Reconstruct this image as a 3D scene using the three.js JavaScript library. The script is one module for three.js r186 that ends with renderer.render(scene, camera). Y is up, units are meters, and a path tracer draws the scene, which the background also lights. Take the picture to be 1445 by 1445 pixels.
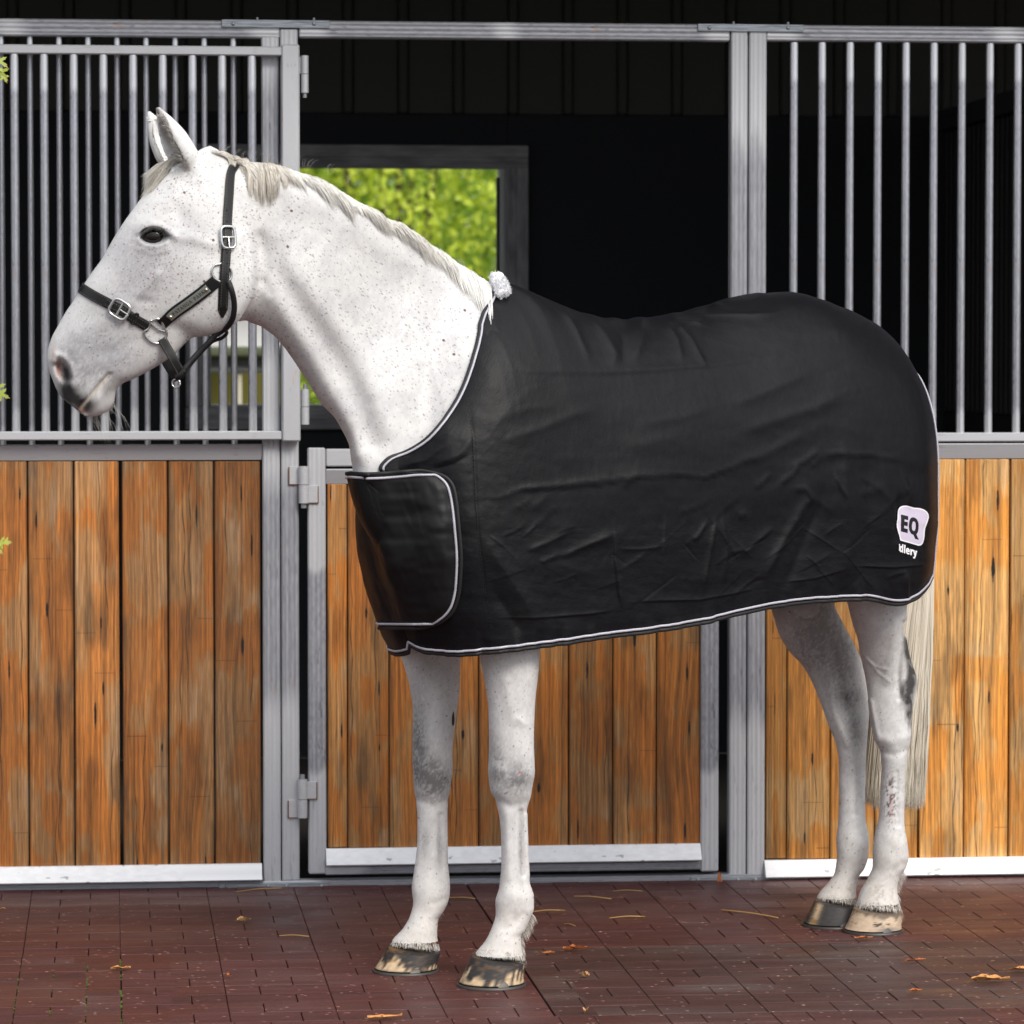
import * as THREE from 'three';
import { mergeGeometries } from 'three/addons/utils/BufferGeometryUtils.js';

// ------------------------------------------------------------------ camera, sky, sun, exposure
const FPX = 5300, CX = 722.5, CY = 722.5, EYE = 1.533, CAMZ = 10.79;
const PITCH = Math.atan(222.5 / FPX), YAW = 6.1 * Math.PI / 180;
const scene = new THREE.Scene();
const camera = new THREE.PerspectiveCamera(2 * Math.atan(CX / FPX) * 180 / Math.PI, 1, 0.1, 400);
camera.rotation.order = 'YXZ';
camera.position.set(0, EYE, CAMZ);
camera.rotation.y = -YAW; camera.rotation.x = -PITCH;
camera.focus = 9.4; camera.userData.fStop = 6;
const renderer = new THREE.WebGLRenderer({ antialias: true });
renderer.toneMapping = THREE.LinearToneMapping;
renderer.toneMappingExposure = 1.12;
renderer.shadowMap.enabled = true;
renderer.shadowMap.type = THREE.PCFSoftShadowMap;

const SUN = new THREE.Vector3(0.42, 0.80, 0.78).normalize();
{
  // overcast sky: brighter overhead and round the veiled sun, greyer towards the horizon
  const w = 256, h = 128, d = new Float32Array(w * h * 4);
  for (let j = 0; j < h; j++) for (let i = 0; i < w; i++) {
    const lat = ((j + 0.5) / h - 0.5) * Math.PI, lon = ((i + 0.5) / w - 0.5) * 2 * Math.PI;
    const y = Math.sin(lat), x = Math.cos(lat) * Math.cos(lon), z = Math.cos(lat) * Math.sin(lon);
    const c = Math.max(0, x * SUN.x + y * SUN.y + z * SUN.z);
    const up = Math.max(0, y), g = y < 0 ? 0.3 : 0.40 + 0.80 * up + 0.9 * Math.pow(c, 4);
    const k = (j * w + i) * 4;
    d[k] = g * 0.96; d[k + 1] = g * 0.99; d[k + 2] = g * 1.05; d[k + 3] = 1;
  }
  const sky = new THREE.DataTexture(d, w, h, THREE.RGBAFormat, THREE.FloatType);
  sky.mapping = THREE.EquirectangularReflectionMapping; sky.magFilter = THREE.LinearFilter; sky.minFilter = THREE.LinearFilter;
  sky.needsUpdate = true;
  scene.background = sky; scene.environment = sky;
}
const sun = new THREE.DirectionalLight(0xfff6ea, 2.1);
sun.position.copy(SUN).multiplyScalar(20); sun.target.position.set(0.5, 1, 0);
sun.castShadow = true; sun.shadow.radius = 40; sun.shadow.mapSize.set(2048, 2048);
Object.assign(sun.shadow.camera, { left: -6, right: 6, top: 6, bottom: -6, near: 1, far: 60 });
scene.add(sun, sun.target);

// ------------------------------------------------------------------ small maths
const rng = (a) => () => { a = (a + 0x6d2b79f5) | 0; let t = Math.imul(a ^ (a >>> 15), 1 | a); t = (t + Math.imul(t ^ (t >>> 7), 61 | t)) ^ t; return ((t ^ (t >>> 14)) >>> 0) / 4294967296; };
const R = rng(7);
const clamp = (x, a, b) => Math.min(b, Math.max(a, x));
const lerp = (a, b, t) => a + (b - a) * t;
const sstep = (a, b, x) => { const t = clamp((x - a) / (b - a), 0, 1); return t * t * (3 - 2 * t); };
const hash = (x, y, z = 0) => { let h = Math.imul(x, 374761393) + Math.imul(y, 668265263) + Math.imul(z, 2147483647 ^ 0x1234567); h = Math.imul(h ^ (h >>> 13), 1274126177); return ((h ^ (h >>> 16)) >>> 0) / 4294967296; };
function noise(x, y, s = 0) {
  const i = Math.floor(x), j = Math.floor(y); let u = x - i, v = y - j; u = u * u * (3 - 2 * u); v = v * v * (3 - 2 * v);
  return lerp(lerp(hash(i, j, s), hash(i + 1, j, s), u), lerp(hash(i, j + 1, s), hash(i + 1, j + 1, s), u), v);
}
const fbm = (x, y, s = 0, o = 4) => { let a = 0.5, t = 0, n = 0; for (let k = 0; k < o; k++) { t += a * noise(x, y, s + k * 17); n += a; a *= 0.5; x *= 2.03; y *= 2.03; } return t / n; };
function interp(tab, x) { // piecewise cubic through [x, y...] rows, clamped
  const n = tab.length;
  if (x <= tab[0][0]) return tab[0].length === 2 ? tab[0][1] : tab[0].slice(1);
  if (x >= tab[n - 1][0]) return tab[n - 1].length === 2 ? tab[n - 1][1] : tab[n - 1].slice(1);
  let k = 0; while (x > tab[k + 1][0]) k++;
  const h = tab[k + 1][0] - tab[k][0], t = (x - tab[k][0]) / h, out = [];
  for (let c = 1; c < tab[0].length; c++) {
    const y1 = tab[k][c], y2 = tab[k + 1][c], sl = (y2 - y1) / h;
    const s0 = k > 0 ? (y1 - tab[k - 1][c]) / (tab[k][0] - tab[k - 1][0]) : sl, s1 = k < n - 2 ? (tab[k + 2][c] - y2) / (tab[k + 2][0] - tab[k + 1][0]) : sl;
    const m1 = s0 * sl <= 0 ? 0 : 2 * s0 * sl / (s0 + sl), m2 = s1 * sl <= 0 ? 0 : 2 * s1 * sl / (s1 + sl);
    const t2 = t * t, t3 = t2 * t;
    out.push((2 * t3 - 3 * t2 + 1) * y1 + (t3 - 2 * t2 + t) * h * m1 + (-2 * t3 + 3 * t2) * y2 + (t3 - t2) * h * m2);
  }
  return out.length === 1 ? out[0] : out;
}
const sub = (a, b) => [a[0] - b[0], a[1] - b[1], a[2] - b[2]], add = (a, b) => [a[0] + b[0], a[1] + b[1], a[2] + b[2]], mul = (a, k) => [a[0] * k, a[1] * k, a[2] * k];
const dot = (a, b) => a[0] * b[0] + a[1] * b[1] + a[2] * b[2], cross = (a, b) => [a[1] * b[2] - a[2] * b[1], a[2] * b[0] - a[0] * b[2], a[0] * b[1] - a[1] * b[0]];
const norm = (a) => { const l = Math.hypot(a[0], a[1], a[2]) || 1; return [a[0] / l, a[1] / l, a[2] / l]; };
function spline(pts, n) { // Catmull-Rom, resampled at even arc length
  const c = new THREE.CatmullRomCurve3(pts.map((p) => new THREE.Vector3(...p)), false, 'centripetal');
  c.arcLengthDivisions = Math.max(200, n * 3);
  return c.getSpacedPoints(n).map((p) => [p.x, p.y, p.z]);
}

// ------------------------------------------------------------------ survey of the place: where a sight line of the photograph meets a plane
const cP = Math.cos(PITCH), sP = Math.sin(PITCH), cYw = Math.cos(YAW), sYw = Math.sin(YAW);
const ray = (px, py) => { const x = (px - CX) / FPX, y = -(py - CY) / FPX; return [x, y * cP - sP, cP + y * sP]; };
const toWorldDir = (r) => [cYw * r[0] + sYw * r[2], r[1], sYw * r[0] - cYw * r[2]];
const W = (px, py, z = 0) => { const d = toWorldDir(ray(px, py)), t = (z - CAMZ) / d[2]; return [d[0] * t, EYE + d[1] * t, z]; };
const G = (px, py, y = 0) => { const d = toWorldDir(ray(px, py)), t = (y - EYE) / d[1]; return [d[0] * t, y, CAMZ + d[2] * t]; };
// the horse's own axes: x along the sight of the lens, y up, z towards the viewer, distance D from the eye
const V = (px, py, D) => { const r = ray(px, py), t = D / r[2]; return [r[0] * t, EYE + r[1] * t, -D]; };
const toPx = (p) => { const D = -p[2], dy = p[1] - EYE, f = D * cP - dy * sP, u = dy * cP + D * sP; return [CX + FPX * p[0] / f, CY - FPX * u / f]; };
const TH = 38 * Math.PI / 180, cT = Math.cos(TH), sT = Math.sin(TH), BX = 0.3775, BD = 9.58;
const HV = (s, l, y) => [BX - cT * s + sT * l, y, -(BD - sT * s - cT * l)]; // s forward along the horse, l to its left
function HP(px, py, l) { // the point of the plane l = const seen at px, py
  let D = BD; for (let k = 0; k < 12; k++) { const X = V(px, py, D)[0]; const s = (BX + sT * l - X) / cT; D = BD - sT * s - cT * l; }
  return V(px, py, D);
}
const slOf = (p) => { const x = p[0] - BX, d = BD + p[2]; return [-(cT * x) + sT * d, sT * x + cT * d]; };

// ------------------------------------------------------------------ textures and materials
function tex(w, h, fn, srgb = true, rep = false) {
  const d = new Uint8Array(w * h * 4);
  for (let j = 0; j < h; j++) for (let i = 0; i < w; i++) { const c = fn(i / w, j / h, i, j), k = (j * w + i) * 4; d[k] = clamp(c[0], 0, 255); d[k + 1] = clamp(c[1], 0, 255); d[k + 2] = clamp(c[2], 0, 255); d[k + 3] = c[3] === undefined ? 255 : clamp(c[3], 0, 255); }
  const t = new THREE.DataTexture(d, w, h); t.magFilter = THREE.LinearFilter; t.minFilter = THREE.LinearMipmapLinearFilter; t.generateMipmaps = true;
  if (rep) t.wrapS = t.wrapT = THREE.RepeatWrapping; if (srgb) t.colorSpace = THREE.SRGBColorSpace; t.needsUpdate = true; return t;
}
function canvasTex(w, h, draw, srgb = true) {
  const c = document.createElement('canvas'); c.width = w; c.height = h; draw(c.getContext('2d'), w, h);
  const t = new THREE.CanvasTexture(c); if (srgb) t.colorSpace = THREE.SRGBColorSpace; return t;
}
const std = (o) => new THREE.MeshStandardMaterial(o), phys = (o) => new THREE.MeshPhysicalMaterial(o);
const grit = tex(256, 256, (u, v, i, j) => { const g = 128 + 70 * (hash(i, j, 3) - 0.5) + 90 * (fbm(u * 24, v * 24, 9, 3) - 0.5); return [g, g, g]; }, false, true);

// ------------------------------------------------------------------ building blocks
const used = new Map();
function numbered(n) { const k = used.get(n) || 0; used.set(n, k + 1); return k ? n + '_' + String(k).padStart(3, '0') : n; }
function tag(o, label, category, group, kind) { o.userData = { ...o.userData }; if (label) o.userData.label = label; if (category) o.userData.category = category; if (group) o.userData.group = group; if (kind) o.userData.kind = kind; return o; }
function thing(name, label, category, pos = [0, 0, 0], ry = 0, group) { const g = new THREE.Group(); g.name = numbered(name); g.position.set(...pos); g.rotation.y = ry; scene.add(g); return tag(g, label, category, group); }
function part(name, geo, m, parent) {
  const g = Array.isArray(geo) ? mergeGeometries(geo.map((x) => (x.index ? x.toNonIndexed() : x))) : geo;
  const o = new THREE.Mesh(g, m); o.name = name; o.castShadow = o.receiveShadow = true; parent.add(o); return o;
}
const RINGS = [];
function box(x0, x1, y0, y1, z0, z1, c = 0.003, swap = false) { // chamfered box, uv 0..1 over the front, v along the length
  const P = [], U = [], lo = [x0, y0, z0], hi = [x1, y1, z1];
  const at = (sx, sy, sz, ax) => { const s = [sx, sy, sz]; return [0, 1, 2].map((k) => { const e = s[k] > 0 ? hi[k] : lo[k]; return k === ax ? e : e - s[k] * c; }); };
  const put = (a, b, d, out) => { const n = cross(sub(b, a), sub(d, a)); const t = dot(n, out) < 0 ? [a, d, b] : [a, b, d]; for (const q of t) { P.push(...q); const fx = (q[0] - x0) / (x1 - x0), fy = (q[1] - y0) / (y1 - y0), fz = (q[2] - z0) / (z1 - z0); const m = Math.abs(n[0]) > Math.max(Math.abs(n[1]), Math.abs(n[2])) ? [fz, fy] : Math.abs(n[1]) > Math.abs(n[2]) ? [fx, fz] : [fx, fy]; U.push(...(swap ? [m[1], m[0]] : m)); } };
  for (let ax = 0; ax < 3; ax++) for (const s of [-1, 1]) {
    const q = [[-1, -1], [1, -1], [1, 1], [-1, 1]].map(([a, b]) => { const g = [0, 0, 0]; g[ax] = s; g[(ax + 1) % 3] = a; g[(ax + 2) % 3] = b; return at(...g, ax); });
    const o = [0, 0, 0]; o[ax] = s; put(q[0], q[1], q[2], o); put(q[0], q[2], q[3], o);
  }
  for (let ax = 0; ax < 3; ax++) { const b = (ax + 1) % 3, d = (ax + 2) % 3; for (const sb of [-1, 1]) for (const sd of [-1, 1]) {
    const g1 = [0, 0, 0], g2 = [0, 0, 0]; g1[ax] = -1; g2[ax] = 1; g1[b] = g2[b] = sb; g1[d] = g2[d] = sd; const o = [0, 0, 0]; o[b] = sb; o[d] = sd;
    const p = at(...g1, b), q = at(...g2, b), r = at(...g2, d), t = at(...g1, d); put(p, q, r, o); put(p, r, t, o);
  } }
  for (const a of [-1, 1]) for (const b of [-1, 1]) for (const d of [-1, 1]) put(at(a, b, d, 0), at(a, b, d, 1), at(a, b, d, 2), [a, b, d]);
  const g = new THREE.BufferGeometry(); g.setAttribute('position', new THREE.Float32BufferAttribute(P, 3)); g.setAttribute('uv', new THREE.Float32BufferAttribute(U, 2)); g.computeVertexNormals(); return g;
}
function cyl(x, y0, y1, z, r, seg = 16) { const g = new THREE.CylinderGeometry(r, r, y1 - y0, seg, 1); g.translate(x, (y0 + y1) / 2, z); return g; }
// sweep of a closed profile [[a, b]...] along points; a runs along side, b along normal
function sweep(pts, normals, prof, scaleFn = null, smooth = true) {
  const n = pts.length, m = prof.length, P = [], U = [], I = [], L = [0];
  for (let i = 1; i < n; i++) L.push(L[i - 1] + Math.hypot(...sub(pts[i], pts[i - 1])));
  for (let i = 0; i < n; i++) {
    const t = norm(sub(pts[Math.min(n - 1, i + 1)], pts[Math.max(0, i - 1)])), side = norm(cross(t, normals[i])), nn = cross(side, t), k = scaleFn ? scaleFn(i / (n - 1)) : 1;
    for (let j = 0; j <= m; j++) { const q = prof[j % m]; P.push(...add(pts[i], add(mul(side, q[0] * k), mul(nn, q[1] * k)))); U.push(j / m, L[i]); }
  }
  for (let i = 0; i < n - 1; i++) for (let j = 0; j < m; j++) { const a = i * (m + 1) + j, b = a + m + 1; I.push(a, a + 1, b, a + 1, b + 1, b); }
  for (const [i, f] of [[0, 1], [n - 1, 0]]) { const c = P.length / 3; P.push(...pts[i]); U.push(0.5, L[i]); for (let j = 0; j < m; j++) { const a = i * (m + 1) + j; f ? I.push(c, a + 1, a) : I.push(c, a, a + 1); } }
  const g = new THREE.BufferGeometry(); g.setAttribute('position', new THREE.Float32BufferAttribute(P, 3)); g.setAttribute('uv', new THREE.Float32BufferAttribute(U, 2)); g.setIndex(I);
  g.computeVertexNormals(); return g;
}
const circle = (r, n = 8, ry = r) => Array.from({ length: n }, (_, k) => [r * Math.cos(k / n * 2 * Math.PI), ry * Math.sin(k / n * 2 * Math.PI)]);
const strapProfile = (w, t) => [[w - t * 0.3, 0], [w, t * 0.35], [w, t * 0.7], [w - t * 0.4, t], [-w + t * 0.4, t], [-w, t * 0.7], [-w, t * 0.35], [-w + t * 0.3, 0]];
const anyNormals = (pts) => pts.map((p, i) => { const t = norm(sub(pts[Math.min(pts.length - 1, i + 1)], pts[Math.max(0, i - 1)])); return norm(cross(t, Math.abs(t[1]) > 0.9 ? [1, 0, 0] : [0, 1, 0])); });
const tube = (pts, r, n = 8, scaleFn = null) => sweep(pts, anyNormals(pts), circle(r, n), scaleFn);

// ------------------------------------------------------------------ ground, paving
const dirt = std({ color: new THREE.Color().setRGB(0.13, 0.12, 0.105), roughness: 1, bumpMap: grit, bumpScale: 0.01 });
{
  const g = new THREE.PlaneGeometry(240, 240); g.rotateX(-Math.PI / 2); g.translate(0, -0.03, 0);
  const uv = g.attributes.uv; for (let i = 0; i < uv.count; i++) uv.setXY(i, uv.getX(i) * 400, uv.getY(i) * 400);
  const o = part('ground', g, dirt, scene); tag(o, 'pale gravel ground around the stable', null, null, 'structure');
}
const rubberMap = (seed, base, grey) => tex(512, 512, (u, v, i, j) => {
  const st = fbm(u * 6, v * 60, seed, 4), bl = fbm(u * 5, v * 9, seed + 40, 4), sp = hash(i >> 1, j >> 1, seed), k = 0.60 + 0.38 * st + 0.25 * (bl - 0.5);
  const gm = clamp(sstep(0.38, 0.8, bl) * grey + sstep(0.6, 0.9, st) * 0.35, 0, 1), dust = sp > 0.992 ? 50 + 60 * hash(i, j, 5) : 0, n = 14 * (hash(i, j, seed + 1) - 0.5);
  return [lerp(base[0], 88, gm) * k + n + dust, lerp(base[1], 78, gm) * k + n + dust * 0.95, lerp(base[2], 75, gm) * k + n + dust * 0.85];
}, true, true);
const rubberBump = tex(512, 512, (u, v, i, j) => { const g = 128 + 90 * (hash(i, j, 6) - 0.5) + 90 * (fbm(u * 20, v * 60, 4, 3) - 0.5); return [g, g, g]; }, false, true);
const rubberRough = tex(256, 256, (u, v) => { const g = 132 + 110 * (fbm(u * 6, v * 18, 14, 4) - 0.5); return [g, g, g]; }, false, true);
const rubberMats = [[1, [92, 50, 47], 0.5], [2, [86, 49, 46], 0.62], [3, [98, 48, 45], 0.35], [4, [84, 49, 46], 0.68], [5, [98, 46, 44], 0.25]].map(([s, b, g]) => std({ map: rubberMap(s, b, g), roughness: 1, roughnessMap: rubberRough, bumpMap: rubberBump, bumpScale: 0.0016 }));
const paving = new THREE.Group(); paving.name = 'rubber_paving'; scene.add(paving);
tag(paving, 'dark red brick-patterned rubber paving before the stable', null, null, 'structure');
const mossSpots = [];
{
  const bed = new THREE.PlaneGeometry(16, 11); bed.rotateX(-Math.PI / 2); bed.translate(0, -0.014, 1.0);
  part('joint_bed', bed, std({ color: new THREE.Color().setRGB(0.026, 0.02, 0.017), roughness: 1 }), paving);
  const X0 = G(168.6, 1257)[0], Z0 = G(722, 1338)[2];
  const r = rng(11), all = [];
  const split = (x0, x1, z0, z1, tileTone) => all.push({ x0, x1, z0, z1, tileTone });
  for (let tz = -1; tz <= 2; tz++) for (let tx = -3; tx <= 5; tx++) {
    const ox = X0 + tx + (tz === -1 ? 0 : 0.006 * tz) + 0.004 * (r() - 0.5), oz = Z0 + tz, tone = r();
    const zA = tz === -1 ? 0.0 : 0; // the back row of tiles runs on to the sill
    for (let row = tz === -1 ? -2 : 0; row < 8; row++) for (let gq = 0; gq < 4; gq++) {
      const c = [0, (row & 1) ? 2 / 3 : 1 / 3, 1], gx = ox + gq * 0.25, gz = oz + row * 0.125;
      const tg = 0.0011, e = (gq === 0 ? 0.0018 : 0.0008), e2 = (gq === 3 ? 0.0018 : 0.0008);
      const dz0 = row === 0 ? 0.0016 : 0.0006, dz1 = row === 7 ? 0.0016 : 0.0006;
      if (gz + 0.125 < 0.0) continue;
      for (let k = 0; k < 2; k++) split(gx + c[k] * 0.25 + (k ? tg : e), gx + c[k + 1] * 0.25 - (k ? e2 : tg), Math.max(gz + dz0, zA - 0.02), gz + 0.125 - dz1, row < 0 ? 0.9 : tone);
    }
  }
  const vis = (p) => { const q = projWorld((p.x0 + p.x1) / 2, 0, (p.z0 + p.z1) / 2); return q[0] > -60 && q[0] < 1505 && q[1] < 1490; };
  function projWorld(x, y, z) { const dz = z - CAMZ; return toPx([cYw * x + sYw * dz, y, -(sYw * x - cYw * dz)]); }
  const seen = all.filter(vis).sort((a, b) => b.z1 - a.z1), rest = all.filter((p) => !vis(p));
  const shape = (p, i) => {
    const h = 0.0012 * (hash(i, 3) - 0.5), g = box(p.x0, p.x1, -0.02, h, p.z0, p.z1, 0.0014);
    const pos = g.attributes.position, uv = g.attributes.uv, du = p.tileTone * 7 + hash(i, 8) * 0.02, dv = p.tileTone * 3 + hash(i, 9) * 0.02, q = pos.array;
    for (let k = 0; k < pos.count; k++) uv.setXY(k, q[k * 3] * 0.55 + du, q[k * 3 + 2] * 0.55 + dv);
    return g;
  };
  const matOf = (p, i) => Math.floor(p.tileTone * 4.85 + hash(i, 21) * 0.16) % 5;
  const later = rubberMats.map(() => []);
  [...seen, ...rest].forEach((p, i) => { const m = matOf(p, i); if (i < 300 && i < seen.length) part(i ? 'paver_' + String(i).padStart(3, '0') : 'paver', shape(p, i), rubberMats[m], paving); else later[m].push(shape(p, i)); });
  later.forEach((l, m) => { if (l.length) tag(part('paver_field', l, rubberMats[m], paving), null, null, null, 'stuff'); });
  for (let k = 0; k < 170; k++) { const line = [[-1 + 0.75 + 0.0, 0], [-1 + 0.833, 0], [-1 + 0.917, 0], [0, 1]][k % 4]; const z = Z0 + 0.05 + r() * 1.0; if (fbm(z * 5, k % 4, 3, 2) > 0.42) mossSpots.push([X0 + line[0] + (r() - 0.5) * 0.006, z, 0.002 + r() * 0.004]); }
}
{
  const g = new THREE.IcosahedronGeometry(1, 0), m = new THREE.InstancedMesh(g, std({ color: new THREE.Color().setRGB(0.06, 0.11, 0.008), roughness: 1 }), mossSpots.length), M = new THREE.Matrix4();
  mossSpots.forEach(([x, z, s], i) => { M.makeScale(s, s * 0.7, s * 2); M.setPosition(x, -0.003, z); m.setMatrixAt(i, M); });
  m.name = 'moss'; scene.add(m); tag(m, 'thin green moss growing in the paving joints', null, null, 'stuff');
}

// ------------------------------------------------------------------ metals and boards
function metalTex(zones, seed, lift = 0) { // zones: [from, to] along the length where silver paint was sprayed
  return tex(64, 512, (u, v, i, j) => {
    let p = 0; for (const [a, b] of zones) { const e = 0.012 + 0.02 * noise(u * 3, seed), w = (noise(u * 2.2, seed + 7) - 0.5) * 0.03; p = Math.max(p, sstep(a - e + w, a + e + w, v) * (1 - sstep(b - e + w, b + e + w, v))); }
    const sp = fbm(u * 9, v * 90, seed, 3), rib = 0.5 + 0.5 * Math.cos(u * Math.PI * 2 * 3.5), st = fbm(u * 14, v * 4, seed + 3, 3);
    let g = 152 + 30 * (sp - 0.5) + 16 * (st - 0.5) + 16 * (rib - 0.5), b = 7;
    const q = 196 + 10 * (fbm(u * 3, v * 12, seed + 5, 3) - 0.5) + 5 * (hash(i, j, seed) - 0.5);
    g = lerp(g, q, p); b = lerp(b, 4, p);
    const scuff = sstep(0.74, 0.8, fbm(u * 7, v * 38, seed + 11, 4)), rust = sstep(0.8, 0.86, fbm(u * 5, v * 26, seed + 23, 4));
    g -= scuff * 26 * (1 - p * 0.4); 
    g += lift; return [g - 1 + rust * 10, g + 0.5 - rust * 18, g + b - rust * 38];
  }, true, false);
}
const ribBump = tex(64, 8, (u, v) => { const g = 128 + 100 * Math.cos(u * Math.PI * 2 * 3.5) * sstep(0.05, 0.25, u) * (1 - sstep(0.75, 0.95, u)); return [g, g, g]; }, false, true);
const metal = (zones, seed, rib = true) => std({ map: metalTex(zones, seed), roughness: 0.5, metalness: 0.35, ...(rib ? { bumpMap: ribBump, bumpScale: 0.0012 } : {}) });
const metalBar = (z, s) => std({ map: metalTex(z, s, 34), color: 0xffffff, roughness: 0.3, metalness: 0.78, bumpMap: grit, bumpScale: 0.0007 });
const M_post = metal([[-0.1, 0.21], [0.46, 0.62], [0.93, 1.1]], 1), M_post2 = metal([[-0.1, 0.19], [0.86, 1.1]], 2), M_beam = metal([[-0.1, 0.06], [0.45, 0.5], [0.94, 1.1]], 3), M_flat = metal([[-1, 2]], 4, false),
  M_stile = metal([[-0.1, 0.25], [0.72, 1.1]], 5), M_bar = metalBar([[-0.1, 0.06], [0.9, 1.1]], 6), M_bar2 = metalBar([[-0.1, 0.03], [0.94, 1.1]], 9), M_sill = metal([[-0.1, 0.1]], 7, false);
const M_plate = std({ map: tex(128, 64, (u, v, i, j) => { const s = fbm(u * 20, v * 10, 5, 2) - 0.5, g = 158 + 90 * s + 10 * (hash(i, j) - 0.5); return [g - 4, g + 2, g + 8]; }), roughness: 0.4, metalness: 0.5 });
const M_kick = std({ map: tex(512, 32, (u, v, i, j) => { const g = 232 + 20 * (fbm(u * 60, v * 6, 8, 3) - 0.5) - 60 * sstep(0.78, 0.84, fbm(u * 40, v * 3, 18, 3)); return [g, g + 1, g + 3]; }), roughness: 0.42, metalness: 0.15 });
const M_rust = std({ map: tex(32, 32, (u, v) => { const k = fbm(u * 6, v * 6, 3, 3); return [lerp(60, 150, k), lerp(44, 96, k), lerp(36, 60, k)]; }), roughness: 0.9 });
const M_bolt = std({ color: 0x9a9da0, roughness: 0.45, metalness: 0.6 });
const M_dark = std({ color: new THREE.Color().setRGB(0.012, 0.012, 0.014), roughness: 0.9 });

function woodTex(seed, tone) {
  const r = rng(seed * 131 + 5), knots = [], cracks = [], patches = [], cuts = [];
  for (let k = 0; k < 1 + r() * 2.4; k++) knots.push([0.12 + 0.76 * r(), r(), 0.012 + 0.022 * r(), 0.010 + 0.016 * r() * r()]);
  for (let k = 0; k < 1 + r() * 3; k++) cracks.push([r(), r(), 0.1 + 0.3 * r(), (r() - 0.5) * 0.5, r() * 9]);
  for (let k = 0; k < 3 + r() * 4; k++) patches.push([r(), r(), 0.2 + 0.5 * r(), 0.03 + 0.13 * r()]);
  for (let k = 0; k < 2; k++) cuts.push([r(), r()]);
  const swirl = r() > 0.5 ? [0.3 + 0.4 * r(), r(), 0.3 + r()] : null;
  return tex(128, 1024, (u, v, i, j) => {
    let x = u + 0.05 * (noise(v * 3, seed) - 0.5) + 0.03 * (noise(v * 9, seed + 1) - 0.5);
    if (swirl) { const dx = u - swirl[0], dy = (v - swirl[1]) * 5; x += 0.18 * Math.exp(-(dx * dx * 9 + dy * dy)) * swirl[2]; }
    for (const [kx, ky, kr] of knots) { const dx = u - kx, dy = (v - ky) * 9; const q = dx * dx + dy * dy * 0.35; x += 0.05 * dx / (q * 30 + 0.25); }
    const g1 = fbm(x * 9, v * 2.2, seed, 4), g2 = fbm(x * 42, v * 5, seed + 9, 3), fib = noise(u * 120, v * 38, seed + 2), blot = fbm(u * 2.2, v * 7, seed + 31, 4), ring = 0.5 + 0.5 * Math.sin((x * 17 + 6 * fbm(x * 3, v * 1.3, seed + 4, 3)) * 3.1);
    let or = 0.92 * sstep(0.47, 0.60, blot + 0.16 * (g2 - 0.5));
    for (const [px, py, pw, ph] of patches) { const q = Math.max(Math.abs(u - px) / pw, Math.abs(v - py) / ph) + 0.5 * (fbm(u * 5, v * 22, seed + 5, 3) - 0.5); or = Math.max(or, (1 - sstep(0.55, 1.05, q)) * 0.72); }
    const grey = [tone[0], tone[1], tone[2]], org = [tone[3], tone[4], tone[5]];
    const line = sstep(0.60, 0.74, fbm(x * 60, v * 3.2, seed + 55, 2)); let k = 0.74 + 0.34 * g1 + 0.34 * (g2 - 0.5) + 0.24 * (fib - 0.5) + 0.09 * (ring - 0.5) - 0.13 * line;
    const dirty = sstep(0.56, 0.8, fbm(u * 3, v * 5, seed + 71, 4)); k *= 1 - 0.22 * dirty;
    const pale = sstep(0.5, 0.8, fbm(u * 3.5, v * 6, seed + 91, 4)) * 0.3 * (1 - or);
    let c = [0, 1, 2].map((q) => lerp(lerp(grey[q], org[q], or), 205 - q * 22, pale) * k);
    for (const [kx, ky, kr, kw] of knots) { const dx = (u - kx) / kw / 2.2, dy = (v - ky) / kr, q = dx * dx + dy * dy + 0.8 * (fbm(u * 30, v * 200, seed, 2) - 0.5); const a = 1 - sstep(0.3, 1.1, q); c = c.map((w) => w * (1 - 0.9 * a)); const tail = Math.exp(-dx * dx * 1.5) * Math.exp(-Math.abs(v - ky) / (kr * 3)); c = c.map((w) => w * (1 - 0.35 * tail)); }
    for (const [kx, ky, len, sl, ph] of cracks) { const t = (v - ky) / len; if (Math.abs(t) < 1) { const xx = kx + sl * (v - ky) + 0.02 * Math.sin(v * 40 + ph), a = Math.exp(-Math.pow((u - xx) / 0.011, 2)) * (1 - t * t) * (0.4 + 0.6 * noise(v * 60, seed + ph | 0)); c = c.map((w) => w * (1 - 0.75 * a)); } }
    for (const [kx, ky] of cuts) { if (Math.abs(v - ky) < 0.0011 && u > kx * 0.7 && u < kx * 0.7 + 0.45) c = c.map((w) => w * 0.78); }
    const e = Math.min(u, 1 - u); c = c.map((w) => w * (0.78 + 0.22 * sstep(0, 0.05, e)));
    const n = 9 * (hash(i, j, seed) - 0.5); return [c[0] + n, c[1] + n, c[2] + n * 0.8];
  });
}
const woodBump = tex(128, 512, (u, v, i, j) => { const g = 120 + 120 * (fbm(u * 40, v * 8, 5, 3) - 0.5) + 40 * (hash(i, j) - 0.5); return [g, g, g]; }, false, false);
const TONES = { left: [180, 129, 78, 188, 113, 45], mid: [186, 131, 73, 197, 118, 44], right: [222, 168, 100, 224, 146, 58] };
let plankSeed = 0;
const plankMat = (tone, dk) => { plankSeed++; const t = TONES[tone], f = dk * (0.86 + 0.26 * hash(plankSeed, 77)); return std({ map: woodTex(plankSeed, t.map((x) => x * f)), roughness: 0.5, bumpMap: woodBump, bumpScale: 0.0012 }); };

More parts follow.
